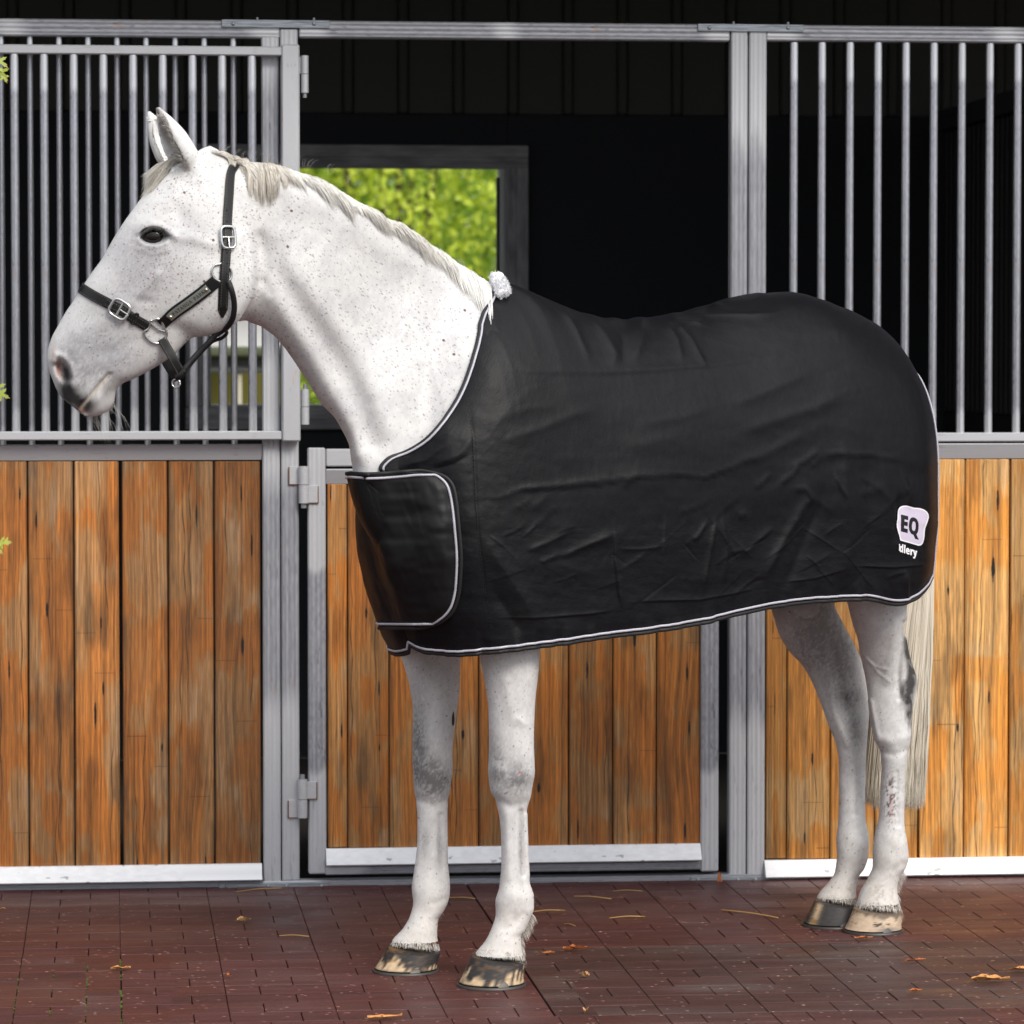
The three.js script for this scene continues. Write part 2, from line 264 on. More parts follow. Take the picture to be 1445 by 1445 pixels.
// pixel rectangle on the stall front -> chamfered box
const rect = (px0, px1, py0, py1, z0, z1, c = 0.003, swap = false) => { const my = (py0 + py1) / 2, mx = (px0 + px1) / 2; return box(W(px0, my, z1)[0], W(px1, my, z1)[0], W(mx, py1, z1)[1], W(mx, py0, z1)[1], z0, z1, c, swap); };
const barAt = (px, pyA, pyB, z, r) => { const a = W(px, pyA, z), b = W(px, pyB, z); return cyl(a[0], b[1], a[1], z, r); };
const bar = (parent, i, geo, m) => part(i ? 'bar_' + String(i).padStart(3, '0') : 'bar', geo, m, parent);
function planks(parent, edges, py0, py1, tone, z1 = -0.012, darks = []) {
  for (let i = 0; i + 1 < edges.length; i++) {
    const [a, ga] = Array.isArray(edges[i]) ? edges[i] : [edges[i], 0.9], [b, gb] = Array.isArray(edges[i + 1]) ? edges[i + 1] : [edges[i + 1], 0.9];
    const dz = 0.004 * (hash(i, plankSeed + 3) - 0.5);
    part(i ? 'plank_' + String(i).padStart(3, '0') : 'plank', rect(a + ga, b - gb, py0, py1, z1 - 0.024, z1 + dz, 0.0025), plankMat(tone, darks[i] ?? 1), parent);
  }
}
function kick(px0, px1, pyT, pyB) { // sloping galvanised strip along the foot of the boards
  const mx = (px0 + px1) / 2, xa = W(px0, pyB, 0)[0], xb = W(px1, pyB, 0)[0], yt = W(mx, pyT, 0)[1], yb = W(mx, pyB, 0.02)[1];
  const s = new THREE.Shape([[-0.012, yt], [0.002, yt], [0.034, yb + 0.003], [0.032, yb], [-0.012, yb]].map(([a, b]) => new THREE.Vector2(a, b)));
  const g = new THREE.ExtrudeGeometry(s, { depth: xb - xa, bevelEnabled: false }); g.rotateY(-Math.PI / 2); g.translate(xb, 0, 0);
  const p = g.attributes.position, uv = g.attributes.uv; for (let k = 0; k < p.count; k++) { p.setZ(k, p.getZ(k)); uv.setXY(k, (p.getX(k) - xa) / (xb - xa) * (xb - xa) / 1.2, (p.getY(k) - yb) / (yt - yb)); }
  return g;
}
function slopedRail(px0, px1, pyT, pyB) { // folded rail whose face leans back towards its foot
  const mx = (px0 + px1) / 2, xa = W(px0, pyB, 0)[0], xb = W(px1, pyB, 0)[0], yt = W(mx, pyT, 0)[1], yb = W(mx, pyB, 0)[1];
  const s = new THREE.Shape([[-0.045, yt], [-0.002, yt], [0.001, yt - 0.003], [-0.014, yb], [-0.045, yb]].map(([a, b]) => new THREE.Vector2(a, b)));
  const g = new THREE.ExtrudeGeometry(s, { depth: xb - xa, bevelEnabled: false }); g.rotateY(-Math.PI / 2); g.translate(xb, 0, 0);
  const p = g.attributes.position, uv = g.attributes.uv; for (let k = 0; k < p.count; k++) uv.setXY(k, (p.getY(k) - yb) / (yt - yb), (p.getX(k) - xa) / (xb - xa)); return g;
}
function boltAt(px, py, z, r = 0.006) { const g = new THREE.SphereGeometry(r, 10, 6); g.scale(1, 1, 0.7); const w = W(px, py, z); g.translate(...w); return g; }
function hinge(parent, pxA, pxB, pyA, pyB, split, z, leaves, pinTop) {
  const x = (W(pxA, pyA, z)[0] + W(pxB, pyA, z)[0]) / 2, r = (W(pxB, pyA, z)[0] - W(pxA, pyA, z)[0]) / 2, y = (py) => W(pxA, py, z)[1];
  const h = part('hinge', [cyl(x, y(split - 0.4), y(pyA), z, r, 20), cyl(x, y(pyB), y(split + 0.4), z, r, 20)], M_flat, parent);
  part('hinge_pin', [pinTop ? cyl(x, y(pyA) - 0.001, y(pyA - 7), z, r * 0.5, 14) : cyl(x, y(pyB + 7), y(pyB) + 0.001, z, r * 0.55, 14)], M_bolt, h);
  leaves.forEach((l) => { part('hinge_leaf', rect(l[0], l[1], l[2], l[3], l[4], l[4] + 0.005, 0.001), M_flat, h); if (l[1] - l[0] > 8) { const out = l[0] < pxA ? l[0] : l[1]; part('rust_line', [rect(out - 0.7, out + 0.7, l[2] + 1, l[3] + 1, l[4] - 0.0004, l[4] + 0.0056, 0.0003), rect(l[0], l[1], l[3] - 0.5, l[3] + 0.8, l[4] - 0.0004, l[4] + 0.0054, 0.0003)], M_rust, h); } });
}

// left stall front: fixed frame with boards below and bars above
{
  const t = thing('stall_front', 'left stall front of brown boards under a double row of steel bars', 'stall front');
  part('top_beam', rect(-335, 394.5, 26, 50.5, -0.05, 0, 0.004, true), M_beam, t);
  part('post', rect(370.5, 395, 51, 1247, -0.05, 0, 0.004), M_post, t);
  part('middle_rail', slopedRail(-335, 369.6, 628, 650), M_flat, t);
  for (let k = -8; k < 9; k++) bar(t, k + 8, barAt(1 + 41.0 * k, 50, 628, -0.026, 0.0092), M_bar2);
  planks(t, [-334, -290, -224, -158, -92, -26, 40, 105, [170.8, 2.4], 237.5, 302.5, 368.5], 651, 1226, 'left', -0.012, [0.95, 1, 0.9, 1, 0.9, 0.9, 1, 1.02, 0.97, 0.9, 0.86]);
  part('kick_strip', kick(-335, 369.5, 1223.5, 1247), M_kick, t);
  part('sill', rect(-335, 370, 1248, 1257, -0.05, 0.006, 0.002, true), M_sill, t);
}
// door frame between the two stall fronts
{
  const t = thing('door_frame', 'galvanised steel door frame standing behind the horse', 'door frame');
  part('post', rect(396.8, 421.5, 40, 1243, -0.05, 0, 0.004), M_post, t);
  part('post', rect(1030.5, 1054, 40, 1239, -0.05, 0, 0.004), M_post2, t);
  part('top_beam', rect(422, 1030, 31.5, 55.5, -0.05, 0, 0.004, true), M_beam, t);
  part('sill', rect(370.5, 1079, 1238.5, 1249, -0.05, 0.005, 0.002, true), M_sill, t);
  for (const [a, b, y0, y1] of [[313, 465, 28, 39], [985, 1134, 34, 44.5]]) {
    const p = part('joining_plate', rect(a, b, y0, y1, -0.052, 0.007, 0.001, true), M_plate, t);
    part('bolt', [boltAt(a + 16, (y0 + y1) / 2, 0.007), boltAt(b - 22, (y0 + y1) / 2, 0.007), cyl(W(a + 50, y0, -0.02)[0], W(a, y0, -0.02)[1] - 0.002, W(a, y0, -0.02)[1] + 0.008, -0.02, 0.004, 8), cyl(W(b - 22, y0, -0.02)[0], W(a, y0, -0.02)[1] - 0.002, W(a, y0, -0.02)[1] + 0.008, -0.02, 0.004, 8)], M_bolt, p);
  }
  for (const [a, b, y] of [[309, 463, 1250.5], [975, 1122, 1241.5]]) {
    const p = part('joining_plate', rect(a, b, y - 4.4, y + 3.6, -0.002, 0.011, 0.001, true), M_plate, t);
    part('bolt', [0.07, 0.45, 0.62, 0.94].map((k) => boltAt(a + (b - a) * k, y, 0.011, 0.0058)), M_bolt, p);
  }
}
// hinged barred hatch in front of the left stall's bars
{
  const t = thing('grille_hatch', 'hinged steel bar hatch above the left boards, behind the horse head', 'grille');
  part('rail', rect(-335, 397.5, 62.5, 75.5, 0.008, 0.04, 0.003, true), M_flat, t);
  part('rail', rect(-335, 397.5, 609, 621.5, 0.008, 0.04, 0.003, true), M_flat, t);
  part('stile', rect(398, 423.4, 62.5, 623, 0.006, 0.042, 0.004), M_flat, t);
  for (let k = -8; k < 9; k++) bar(t, k + 8, barAt(20 + 41.9 * k, 75, 609.5, 0.024, 0.0122), M_bar);
  hinge(t, 424.6, 435.4, 78.5, 131, 104.5, 0.02, [[421, 426, 80, 104, 0.012]], false);
  hinge(t, 424.6, 436.4, 549, 599, 574, 0.02, [[421, 426, 549, 574, 0.012]], true);
}
// half door
{
  const t = thing('half_door', 'low stable door of orange-brown boards in a steel frame, behind the forelegs', 'door');
  part('stile', rect(435, 460, 632, 1233.5, -0.042, 0.004, 0.004), M_stile, t);
  part('stile', rect(989.5, 1014.5, 640, 1230, -0.042, 0.004, 0.004), M_stile, t);
  part('rail', rect(460.3, 989.2, 633, 657.5, -0.042, 0.003, 0.003, true), M_flat, t);
  part('rail', slopedRail(460.3, 989.2, 661, 682), M_flat, t);
  part('rail', rect(458.8, 989.2, 1219, 1231, -0.042, 0.002, 0.003, true), M_sill, t);
  part('rail_gap_strip', rect(460.6, 989, 657.6, 660.9, -0.042, -0.02, 0.0005, true), M_dark, t);
  planks(t, [461.6, 490.4, 549, 612, 675.5, 739, 802.5, 865, 926.5, 989.5], 683, 1196, 'mid', -0.012, [1.04, 1, 0.88, 0.9, 0.95, 1.02, 0.9, 0.98, 0.93]);
  part('kick_strip', kick(460, 988, 1194, 1217.5), M_kick, t);
  hinge(t, 421.2, 435.6, 658, 710, 684, 0.014, [[408, 422, 658, 683.5, 0.0005], [435, 449, 685, 709.5, 0.0045]], false);
  hinge(t, 419.8, 433.6, 1100, 1154, 1128, 0.014, [[407, 421, 1129, 1154, 0.0005], [433, 447, 1103, 1127.5, 0.0045]], true);
}
// right stall front
{
  const t = thing('stall_front', 'right stall front of bright golden boards under a single row of steel bars', 'stall front');
  part('top_beam', rect(1081.5, 1790, 38, 60.5, -0.05, 0, 0.004, true), M_beam, t);
  part('post', rect(1056, 1080.5, 36, 1237.5, -0.05, 0, 0.004), M_post2, t);
  part('rail', rect(1080.8, 1790, 610.5, 623, -0.05, 0.002, 0.003, true), M_flat, t);
  part('rail', slopedRail(1080.8, 1790, 625.5, 647), M_flat, t);
  for (let k = 0; k < 17; k++) bar(t, k, barAt(1120.6 + 39.5 * k, 60, 611, -0.02, 0.0122), M_bar);
  planks(t, [1080.5, 1110.8, 1172, 1235, [1297, 1.6], 1361, [1424, 1.2], 1487, 1550, 1613, 1676, 1739, 1789], 648, 1212, 'right', -0.012, [0.86, 0.95, 0.8, 0.95, 1, 1.05, 1.02]);
  part('kick_strip', kick(1078.5, 1790, 1209, 1233), M_kick, t);
  part('sill', rect(1079.5, 1790, 1234, 1242, -0.05, 0.005, 0.002, true), M_sill, t);
}

// ------------------------------------------------------------------ the stable building round the stalls
const ZB = -3.45;
{
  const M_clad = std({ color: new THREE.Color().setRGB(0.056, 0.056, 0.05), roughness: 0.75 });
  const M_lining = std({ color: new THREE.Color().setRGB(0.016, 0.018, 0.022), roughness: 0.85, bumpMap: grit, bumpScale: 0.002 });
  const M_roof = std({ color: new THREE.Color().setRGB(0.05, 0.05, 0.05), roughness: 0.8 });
  const t = thing('stable_building', 'dark open-fronted stable building enclosing the stalls', 'building');
  const wx0 = W(288, 400, ZB)[0], wx1 = W(716, 400, ZB)[0], wy0 = W(500, 590, ZB)[1], wy1 = W(500, 220, ZB)[1], yb = W(722, 162, ZB)[1], L = -4.2, Rr = 5.2, TOP = 3.25;
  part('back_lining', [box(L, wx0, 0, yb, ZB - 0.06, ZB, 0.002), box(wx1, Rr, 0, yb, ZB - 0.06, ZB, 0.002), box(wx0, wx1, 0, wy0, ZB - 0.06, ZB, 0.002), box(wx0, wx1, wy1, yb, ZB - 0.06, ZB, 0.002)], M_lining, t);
  const pitch = W(575, 100, ZB)[0] - W(497, 100, ZB)[0]; let i = 0;
  for (let x = W(497, 100, ZB)[0] - pitch * 16; x < Rr - 0.25; x += pitch, i++) {
    if (x < L) continue;
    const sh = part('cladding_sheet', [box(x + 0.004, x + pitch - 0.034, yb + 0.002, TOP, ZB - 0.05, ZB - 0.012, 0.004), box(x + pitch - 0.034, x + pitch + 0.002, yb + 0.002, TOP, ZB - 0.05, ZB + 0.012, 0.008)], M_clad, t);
  }
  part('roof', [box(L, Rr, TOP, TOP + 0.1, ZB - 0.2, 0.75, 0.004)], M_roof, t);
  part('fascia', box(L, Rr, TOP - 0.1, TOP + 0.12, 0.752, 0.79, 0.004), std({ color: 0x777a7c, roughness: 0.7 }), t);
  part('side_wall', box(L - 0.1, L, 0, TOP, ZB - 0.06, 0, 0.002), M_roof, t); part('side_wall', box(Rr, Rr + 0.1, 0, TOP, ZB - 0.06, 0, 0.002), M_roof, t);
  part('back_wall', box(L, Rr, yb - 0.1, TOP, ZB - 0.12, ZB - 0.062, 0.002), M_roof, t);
  part('stall_floor', box(L, Rr, -0.02, -0.002, ZB, -0.06, 0.001), std({ color: new THREE.Color().setRGB(0.03, 0.025, 0.02), roughness: 1 }), t);
}
{ // partition between stalls on the right: ribbed sheet under a steel rail
  const x = W(1336, 178, ZB)[0], t = thing('stall_partition', 'dark ribbed stall partition receding behind the right bars', 'partition');
  const M = std({ color: new THREE.Color().setRGB(0.035, 0.035, 0.033), roughness: 0.7 }), y1 = W(1336, 186, ZB)[1], y0 = W(1400, 597, -1)[1];
  const ribs = []; for (let z = ZB + 0.02; z < -0.16; z += 0.075) ribs.push(box(x - 0.014, x, y0, y1, z, z + 0.042, 0.008));
  part('ribbed_sheet', [box(x, x + 0.02, y0, y1, ZB, -0.08, 0.002), ...ribs], M, t);
  part('rail', box(x - 0.03, x + 0.03, y1 + 0.002, y1 + 0.08, ZB, -0.08, 0.004), std({ color: 0x3c3d3f, roughness: 0.6 }), t);
  part('kick_board', box(x - 0.01, x + 0.03, 0, y0 - 0.002, ZB, -0.08, 0.004), M_dark, t);
}
{
  const t = thing('stable_window', 'open window in a weathered grey frame in the back wall, green leaves outside', 'window');
  const M = std({ map: tex(64, 256, (u, v, i, j) => { const g = 148 + 70 * (fbm(u * 5, v * 14, 4, 4) - 0.5) - 18 * (Math.abs(u - 0.45) < 0.03); return [g, g, g + 2]; }), roughness: 0.8 });
  const r = (a, b, c, d, z0 = ZB - 0.07, z1 = ZB + 0.045, sw = false) => rect(a, b, c, d, z0, z1, 0.004, sw);
  const f = part('window_frame', [r(262, 746, 204, 236, undefined, undefined, true), r(262, 746, 574, 606, undefined, undefined, true), r(262, 297.5, 236.2, 573.8), r(713.5, 746, 236.2, 573.8)], M, t);
  part('pale_jamb', rect(705.5, 713, 237, 573, ZB - 0.07, ZB + 0.02, 0.002), std({ color: 0xc4c8c6, roughness: 0.5 }), t);
  part('sash_edge', rect(702.3, 705, 250, 573, ZB - 0.05, ZB + 0.01, 0.001), M_dark, t);
  part('pale_sill', rect(298, 702, 570.5, 574, ZB - 0.07, ZB + 0.047, 0.002, true), std({ color: 0xa9aca4, roughness: 0.6 }), t);
}
// ------------------------------------------------------------------ beyond the window
{
  const zS = -7.2, t = thing('outbuilding', 'white shed with a cream veranda post seen low through the window', 'shed');
  const r = (a, b, c, d, z0, z1) => rect(a, b, c, d, z0, z1, 0.01);
  part('wall', r(120, 412, 380, 492, zS - 0.4, zS), std({ color: new THREE.Color().setRGB(0.8, 0.8, 0.8), roughness: 0.7 }), t);
  part('gutter', r(120, 412, 492, 504, zS - 0.3, zS + 0.1), std({ color: new THREE.Color().setRGB(0.09, 0.11, 0.05), roughness: 0.7 }), t);
  part('fascia', r(120, 412, 504.5, 526, zS - 0.3, zS + 0.02), std({ color: new THREE.Color().setRGB(0.25, 0.26, 0.24), roughness: 0.8 }), t);
  const gb = W(338, 700, zS); part('post', box(W(334.7, 600, zS)[0], W(341.5, 600, zS)[0], -0.03, W(338, 520, zS)[1], zS - 0.1, zS, 0.006), std({ color: new THREE.Color().setRGB(0.75, 0.7, 0.55), roughness: 0.7 }), t);
  part('post', box(W(180, 600, zS)[0], W(187, 600, zS)[0], -0.03, W(180, 520, zS)[1], zS - 0.1, zS, 0.006), std({ color: new THREE.Color().setRGB(0.75, 0.7, 0.55), roughness: 0.7 }), t);
  part('roof', r(110, 420, 366, 380, zS - 1.6, zS + 0.25), std({ color: new THREE.Color().setRGB(0.3, 0.3, 0.3), roughness: 0.6 }), t);
  part('side_wall', box(W(120, 400, zS)[0], W(412, 400, zS)[0], -0.03, W(300, 380, zS)[1] - 0.01, zS - 1.5, zS - 1.3, 0.01), std({ color: new THREE.Color().setRGB(0.14, 0.13, 0.02), roughness: 0.9 }), t);
}
function leafGeo() { const s = new THREE.Shape(); s.moveTo(0, 0); s.quadraticCurveTo(0.5, 0.35, 0, 1); s.quadraticCurveTo(-0.5, 0.35, 0, 0); const g = new THREE.ShapeGeometry(s, 3); const p = g.attributes.position; for (let i = 0; i < p.count; i++) p.setZ(i, 0.35 * Math.abs(p.getX(i)) - 0.12 * p.getY(i) * p.getY(i)); g.computeVertexNormals(); return g; }
const leafShape = leafGeo();
function bush(name, label, cx, cz, rx, rz, h, n, seed, size, hue) {
  const t = thing(name, label, 'tree', [cx, -0.03, cz]), r = rng(seed);
  const trunk = [], limb = (a, b, r0, r1) => trunk.push(tube(spline([a, add(mul(add(a, b), 0.5), [0.1 * (r() - 0.5), 0, 0.1 * (r() - 0.5)]), b], 8), r0, 7, (k) => lerp(1, r1 / r0, k)));
  for (let k = 0; k < 7; k++) limb([0.2 * (r() - 0.5), 0, 0.2 * (r() - 0.5)], [rx * 1.4 * (r() - 0.5), h * (0.5 + 0.4 * r()), rz * (r() - 0.5)], 0.06, 0.015);
  part('trunk', trunk, std({ color: new THREE.Color().setRGB(0.09, 0.07, 0.05), roughness: 1 }), t);
  const im = new THREE.InstancedMesh(leafShape, phys({ color: 0xffffff, roughness: 0.7, side: THREE.DoubleSide, transmission: 0.35, thickness: 0 }), n), M = new THREE.Matrix4(), q = new THREE.Quaternion(), e = new THREE.Euler(), c = new THREE.Color();
  for (let i = 0; i < n; i++) {
    let x, y, z, d; do { x = 2 * r() - 1; y = 2 * r() - 1; z = 2 * r() - 1; d = x * x + y * y + z * z; } while (d > 1 || (d < 0.25 && r() < 0.6) || fbm(x * 3 + 9, y * 3 + z * 2, seed, 3) < 0.3);
    e.set(r() * 6, r() * 6, r() * 6); q.setFromEuler(e); const s = size * (0.6 + 0.8 * r());
    M.compose(new THREE.Vector3(x * rx, h * 0.5 + y * h * 0.52, z * rz), q, new THREE.Vector3(s, s, s)); im.setMatrixAt(i, M);
    const a = fbm(x * 2.5 + 4, y * 2.5 + z, seed + 9, 3); c.setRGB(lerp(0.22, 0.66, a) * hue[0], lerp(0.44, 0.8, a) * hue[1], 0.06 * hue[2]); im.setColorAt(i, c);
  }
  im.name = 'crown'; im.userData.kind = 'stuff'; im.castShadow = im.receiveShadow = true; t.add(im); return t;
}
{
  const a = W(560, 400, -20), b = W(560, 400, -26), c = W(300, 400, -28);
  bush('tree', 'bright yellow-green leafy tree filling the window behind the withers', a[0], -20, 3.0, 2, 6.6, 46000, 3, 0.085, [1.15, 1.05, 1.2]);
  bush('tree', 'deeper green tree farther back behind the window', b[0] + 0.4, -26, 4.2, 2, 8.4, 46000, 4, 0.14, [0.95, 1, 1]);
  bush('tree', 'olive green tree far behind the white shed outside the window', c[0] - 2.4, -28, 4.2, 2, 6, 20000, 5, 0.16, [0.8, 0.75, 0.5]);
}

// ------------------------------------------------------------------ the horse: a field of lofts joined by smooth minima
function loft(o) { // contours given as sight points at depth D along an axis; depth = [tau, centre offset towards viewer, half thickness, egg]
  const [A, B] = o.axis, ax = B[0] - A[0], ay = B[1] - A[1], len2 = ax * ax + ay * ay;
  const Dof = (t) => interp(o.D, t), tau = (p) => ((p[0] - A[0]) * ax + (p[1] - A[1]) * ay) / len2;
  const a = V(A[0], A[1], Dof(0)), b = V(B[0], B[1], Dof(1)), L = Math.hypot(b[0] - a[0], b[1] - a[1]), ux = (b[0] - a[0]) / L, uy = (b[1] - a[1]) / L;
  const sn = (p) => { const q = V(p[0], p[1], Dof(clamp(tau(p), -0.3, 1.3))); const dx = q[0] - a[0], dy = q[1] - a[1]; return [dx * ux + dy * uy, -dx * uy + dy * ux]; };
  const c1 = o.one.map(sn).sort((p, q) => p[0] - q[0]), c2 = o.two.map(sn).sort((p, q) => p[0] - q[0]);
  const s0 = Math.max(c1[0][0], c2[0][0]), s1 = Math.min(c1.at(-1)[0], c2.at(-1)[0]), N = 240, tab = new Float32Array((N + 1) * 6);
  let nm = 1e9, nM = -1e9, zm = 1e9, zM = -1e9;
  for (let k = 0; k <= N; k++) {
    const s = lerp(s0, s1, k / N), t = s / L, f = interp(c1, s), g = interp(c2, s), z = interp(o.depth, t), zc = -Dof(t) + z[0];
    tab.set([(f + g) / 2, Math.max(0.002, Math.abs(f - g) / 2), zc, z[1], z[2] || 0, z[3] || 0], k * 6);
    nm = Math.min(nm, f, g); nM = Math.max(nM, f, g); const zs = Math.abs(z[3] || 0); zm = Math.min(zm, zc - z[1] - zs); zM = Math.max(zM, zc + z[1] + zs);
  }
  return (x, y, z) => {
    const dx = x - a[0], dy = y - a[1], s = dx * ux + dy * uy, n = -dx * uy + dy * ux;
    const es = s < s0 ? s0 - s : s > s1 ? s - s1 : 0, en = n < nm ? nm - n : n > nM ? n - nM : 0, ez = z < zm ? zm - z : z > zM ? z - zM : 0;
    const far = Math.sqrt(es * es + en * en + ez * ez); if (far > 0.12) return far;
    const f = clamp((s - s0) / (s1 - s0), 0, 1) * N, i = Math.min(N - 1, f | 0), w = f - i, k = i * 6, v = (j) => tab[k + j] + (tab[k + 6 + j] - tab[k + j]) * w;
    const A2 = v(1), q = n - v(0), zz = z - v(2) - v(5) * clamp(q / A2, -1.2, 1.2), eg = v(4), b2 = v(3) * Math.max(0.25, 1 + eg * clamp(q / A2, -1, 1));
    const k0 = Math.hypot(q / A2, zz / b2), k1 = Math.hypot(q / (A2 * A2), zz / (b2 * b2));
    const d = k0 < 0.05 ? -Math.min(A2, b2) : k0 * (k0 - 1) / k1;
    return es > 0 ? Math.sqrt(Math.max(0, d) ** 2 + es * es) : d;
  };
}
const smin = (a, b, k) => { const h = Math.max(k - Math.abs(a - b), 0) / k; return Math.min(a, b) - h * h * k * 0.25; };
const ell = (c, r) => (x, y, z) => { const X = x - c[0], Y = y - c[1], Z = z - c[2], k0 = Math.hypot(X / r[0], Y / r[1], Z / r[2]), k1 = Math.hypot(X / (r[0] * r[0]), Y / (r[1] * r[1]), Z / (r[2] * r[2])); return k0 < 0.02 ? -Math.min(...r) : k0 * (k0 - 1) / k1; };
const cap = (a, b, r0, r1) => { const d = sub(b, a), l2 = dot(d, d); return (x, y, z) => { const p = [x - a[0], y - a[1], z - a[2]], t = clamp(dot(p, d) / l2, 0, 1); return Math.hypot(p[0] - d[0] * t, p[1] - d[1] * t, p[2] - d[2] * t) - lerp(r0, r1, t); }; };

const DH = 8.88; // depth of the head's own mid plane
const head = loft({
  axis: [[300, 215], [98, 572]], D: [[0, DH], [1, DH - 0.05]],
  one: [[296, 206], [285, 210], [270, 220], [240, 237], [218, 258], [203, 275], [189, 294], [173, 316.5], [159, 339], [145, 363.6], [131, 383], [119.5, 400], [103.7, 424.5], [89.5, 446], [76, 470], [69, 488], [66.5, 504], [69, 521], [75.5, 539], [83, 555], [94, 567], [106, 575.5], [113, 581]],
  two: [[330, 222], [345, 260], [352, 300], [357, 340], [358, 377], [356, 405], [350, 425], [341, 441], [330, 451], [319, 457.5], [304, 467], [289, 473], [274, 476.5], [262, 484], [247, 499], [229, 512], [209, 524], [189, 534.5], [172, 542], [164, 550], [162, 561], [159, 571], [152, 579.5], [139.7, 586], [124.7, 588], [115, 585]],
  depth: [[0, 0, 0.062, 0], [0.12, 0, 0.085, 0.1], [0.25, 0, 0.102, 0.05], [0.36, 0, 0.106, -0.08], [0.46, 0, 0.098, -0.2], [0.58, 0, 0.083, -0.2], [0.72, 0, 0.066, -0.05], [0.84, 0, 0.06, 0.12], [0.93, 0, 0.054, 0.2], [1, 0, 0.036, 0.1]],
});
const jowl = ell(V(300, 398, DH - 0.055), [0.088, 0.108, 0.045]);
const neck = loft({
  axis: [[300, 300], [700, 600]], D: [[-0.1, 8.9], [0.3, 8.98], [0.6, 9.12], [1, 9.2], [1.2, 9.22]],
  one: [[262, 262], [300, 223], [330, 229], [358, 232], [394, 240], [430, 250], [480, 274], [530, 303], [580, 331], [630, 364], [680, 397], [708, 416], [730, 445], [752, 510], [765, 560]],
  two: [[270, 330], [300, 385], [322, 432], [333, 452], [351.5, 455.5], [371, 462], [389, 474.7], [399, 486], [416, 509], [438, 542], [460, 573], [473, 584], [487, 603], [497, 622], [500, 648], [503, 690], [520, 740], [560, 800]],
  depth: [[-0.1, 0, 0.062, 0, 0], [0.05, 0, 0.075, 0, 0], [0.2, 0, 0.078, -0.25, 0], [0.45, 0, 0.094, -0.42, -0.03], [0.7, 0, 0.115, -0.5, -0.1], [0.88, 0, 0.125, -0.55, -0.14], [1.0, 0, 0.11, -0.6, -0.15], [1.15, 0, 0.08, -0.2, -0.15]],
});
const YSP = [[650, 397], [700, 410], [715, 408], [740, 418], [770, 432], [800, 444], [850, 455], [880, 456], [920, 452], [960, 447], [1000, 436], [1040, 424], [1065, 419], [1090, 416], [1115, 418], [1140, 424], [1170, 435], [1200, 449], [1230, 468], [1255, 494], [1272, 514], [1283, 530], [1300, 560]];
const spineY = (s) => { const [X, , Z] = HV(s, 0, 0); const D = -Z; let px = CX + FPX * X / D; return V(px, interp(YSP, px), D)[1]; };
const TRK = [[-0.9, 0.05, 1.12, 0.05], [-0.84, 0.13, 1.02, 0.02], [-0.7, 0.215, 0.97, 0], [-0.5, 0.252, 0.95, 0], [-0.25, 0.262, 0.93, 0], [0.1, 0.268, 0.9, 0], [0.4, 0.25, 0.86, 0], [0.62, 0.225, 0.84, 0], [0.76, 0.16, 0.92, 0.15], [0.83, 0.07, 1.02, 0.4]];
const trunkTab = []; for (let k = 0; k <= 60; k++) { const s = lerp(-0.9, 0.83, k / 60), r = interp(TRK, s); const top = spineY(Math.min(s, 0.5)) - 0.022 - r[2]; trunkTab.push([s, (top + r[1]) / 2, (top - r[1]) / 2, r[0]]); }
const trunk = (x, y, z) => {
  const dx = x - BX, dz = BD + z, s = -cT * dx + sT * dz, l = sT * dx + cT * dz;
  const e = s < -0.9 ? -0.9 - s : s > 0.83 ? s - 0.83 : 0, f = clamp((s + 0.9) / 1.73, 0, 1) * 60, i = Math.min(59, f | 0), w = f - i, v = (j) => lerp(trunkTab[i][j], trunkTab[i + 1][j], w);
  const far = Math.max(e, Math.abs(l) - 0.3, y - 1.75, 0.7 - y); if (far > 0.15) return far;
  const q = y - v(1), a = v(2), b = v(3), k0 = Math.hypot(q / a, l / b), k1 = Math.hypot(q / (a * a), l / (b * b)), d = k0 < 0.05 ? -b : k0 * (k0 - 1) / k1;
  return e > 0 ? Math.hypot(Math.max(0, d), e) : d;
};
// each leg: outlines as the photograph shows them, continued up inside the body under the rug
const leg = (one, two, D, depth, top) => loft({ axis: [[(one[0][0] + two[0][0]) / 2, top], [(one[0][0] + two[0][0]) / 2, D.foot]], D: D.tab, one, two, depth });
const nearFore = loft({
  axis: [[715, 780], [715, 1380]], D: [[0, 9.12], [0.8, 9.12], [0.92, 9.105], [1, 9.09]],
  one: [[655, 780], [664, 850], [678, 932], [684, 964], [689, 1001], [690, 1047], [689, 1088], [691.5, 1113], [699, 1132], [704, 1150], [706.6, 1173], [707.6, 1212], [704.5, 1252], [699, 1273], [699.5, 1289], [695, 1306], [685, 1327], [671, 1345], [664, 1362], [662, 1372]],
  two: [[790, 780], [772, 860], [762, 920], [760, 947], [755, 995], [753.5, 1047], [754.5, 1086], [752, 1105], [748, 1130], [743.5, 1145], [745, 1192], [747.5, 1244], [753.5, 1266], [753.5, 1281], [748, 1296], [741, 1312], [735, 1321], [736.7, 1341], [741, 1360], [741, 1372]],
  depth: [[0, 0, 0.06], [0.25, 0, 0.068], [0.42, 0, 0.05], [0.5, 0, 0.05], [0.55, 0, 0.049], [0.61, 0, 0.036], [0.68, 0, 0.033], [0.76, 0, 0.034], [0.82, 0, 0.043], [0.87, 0, 0.038], [0.92, 0.005, 0.04], [0.97, 0.0, 0.053], [1, 0, 0.053]],
});
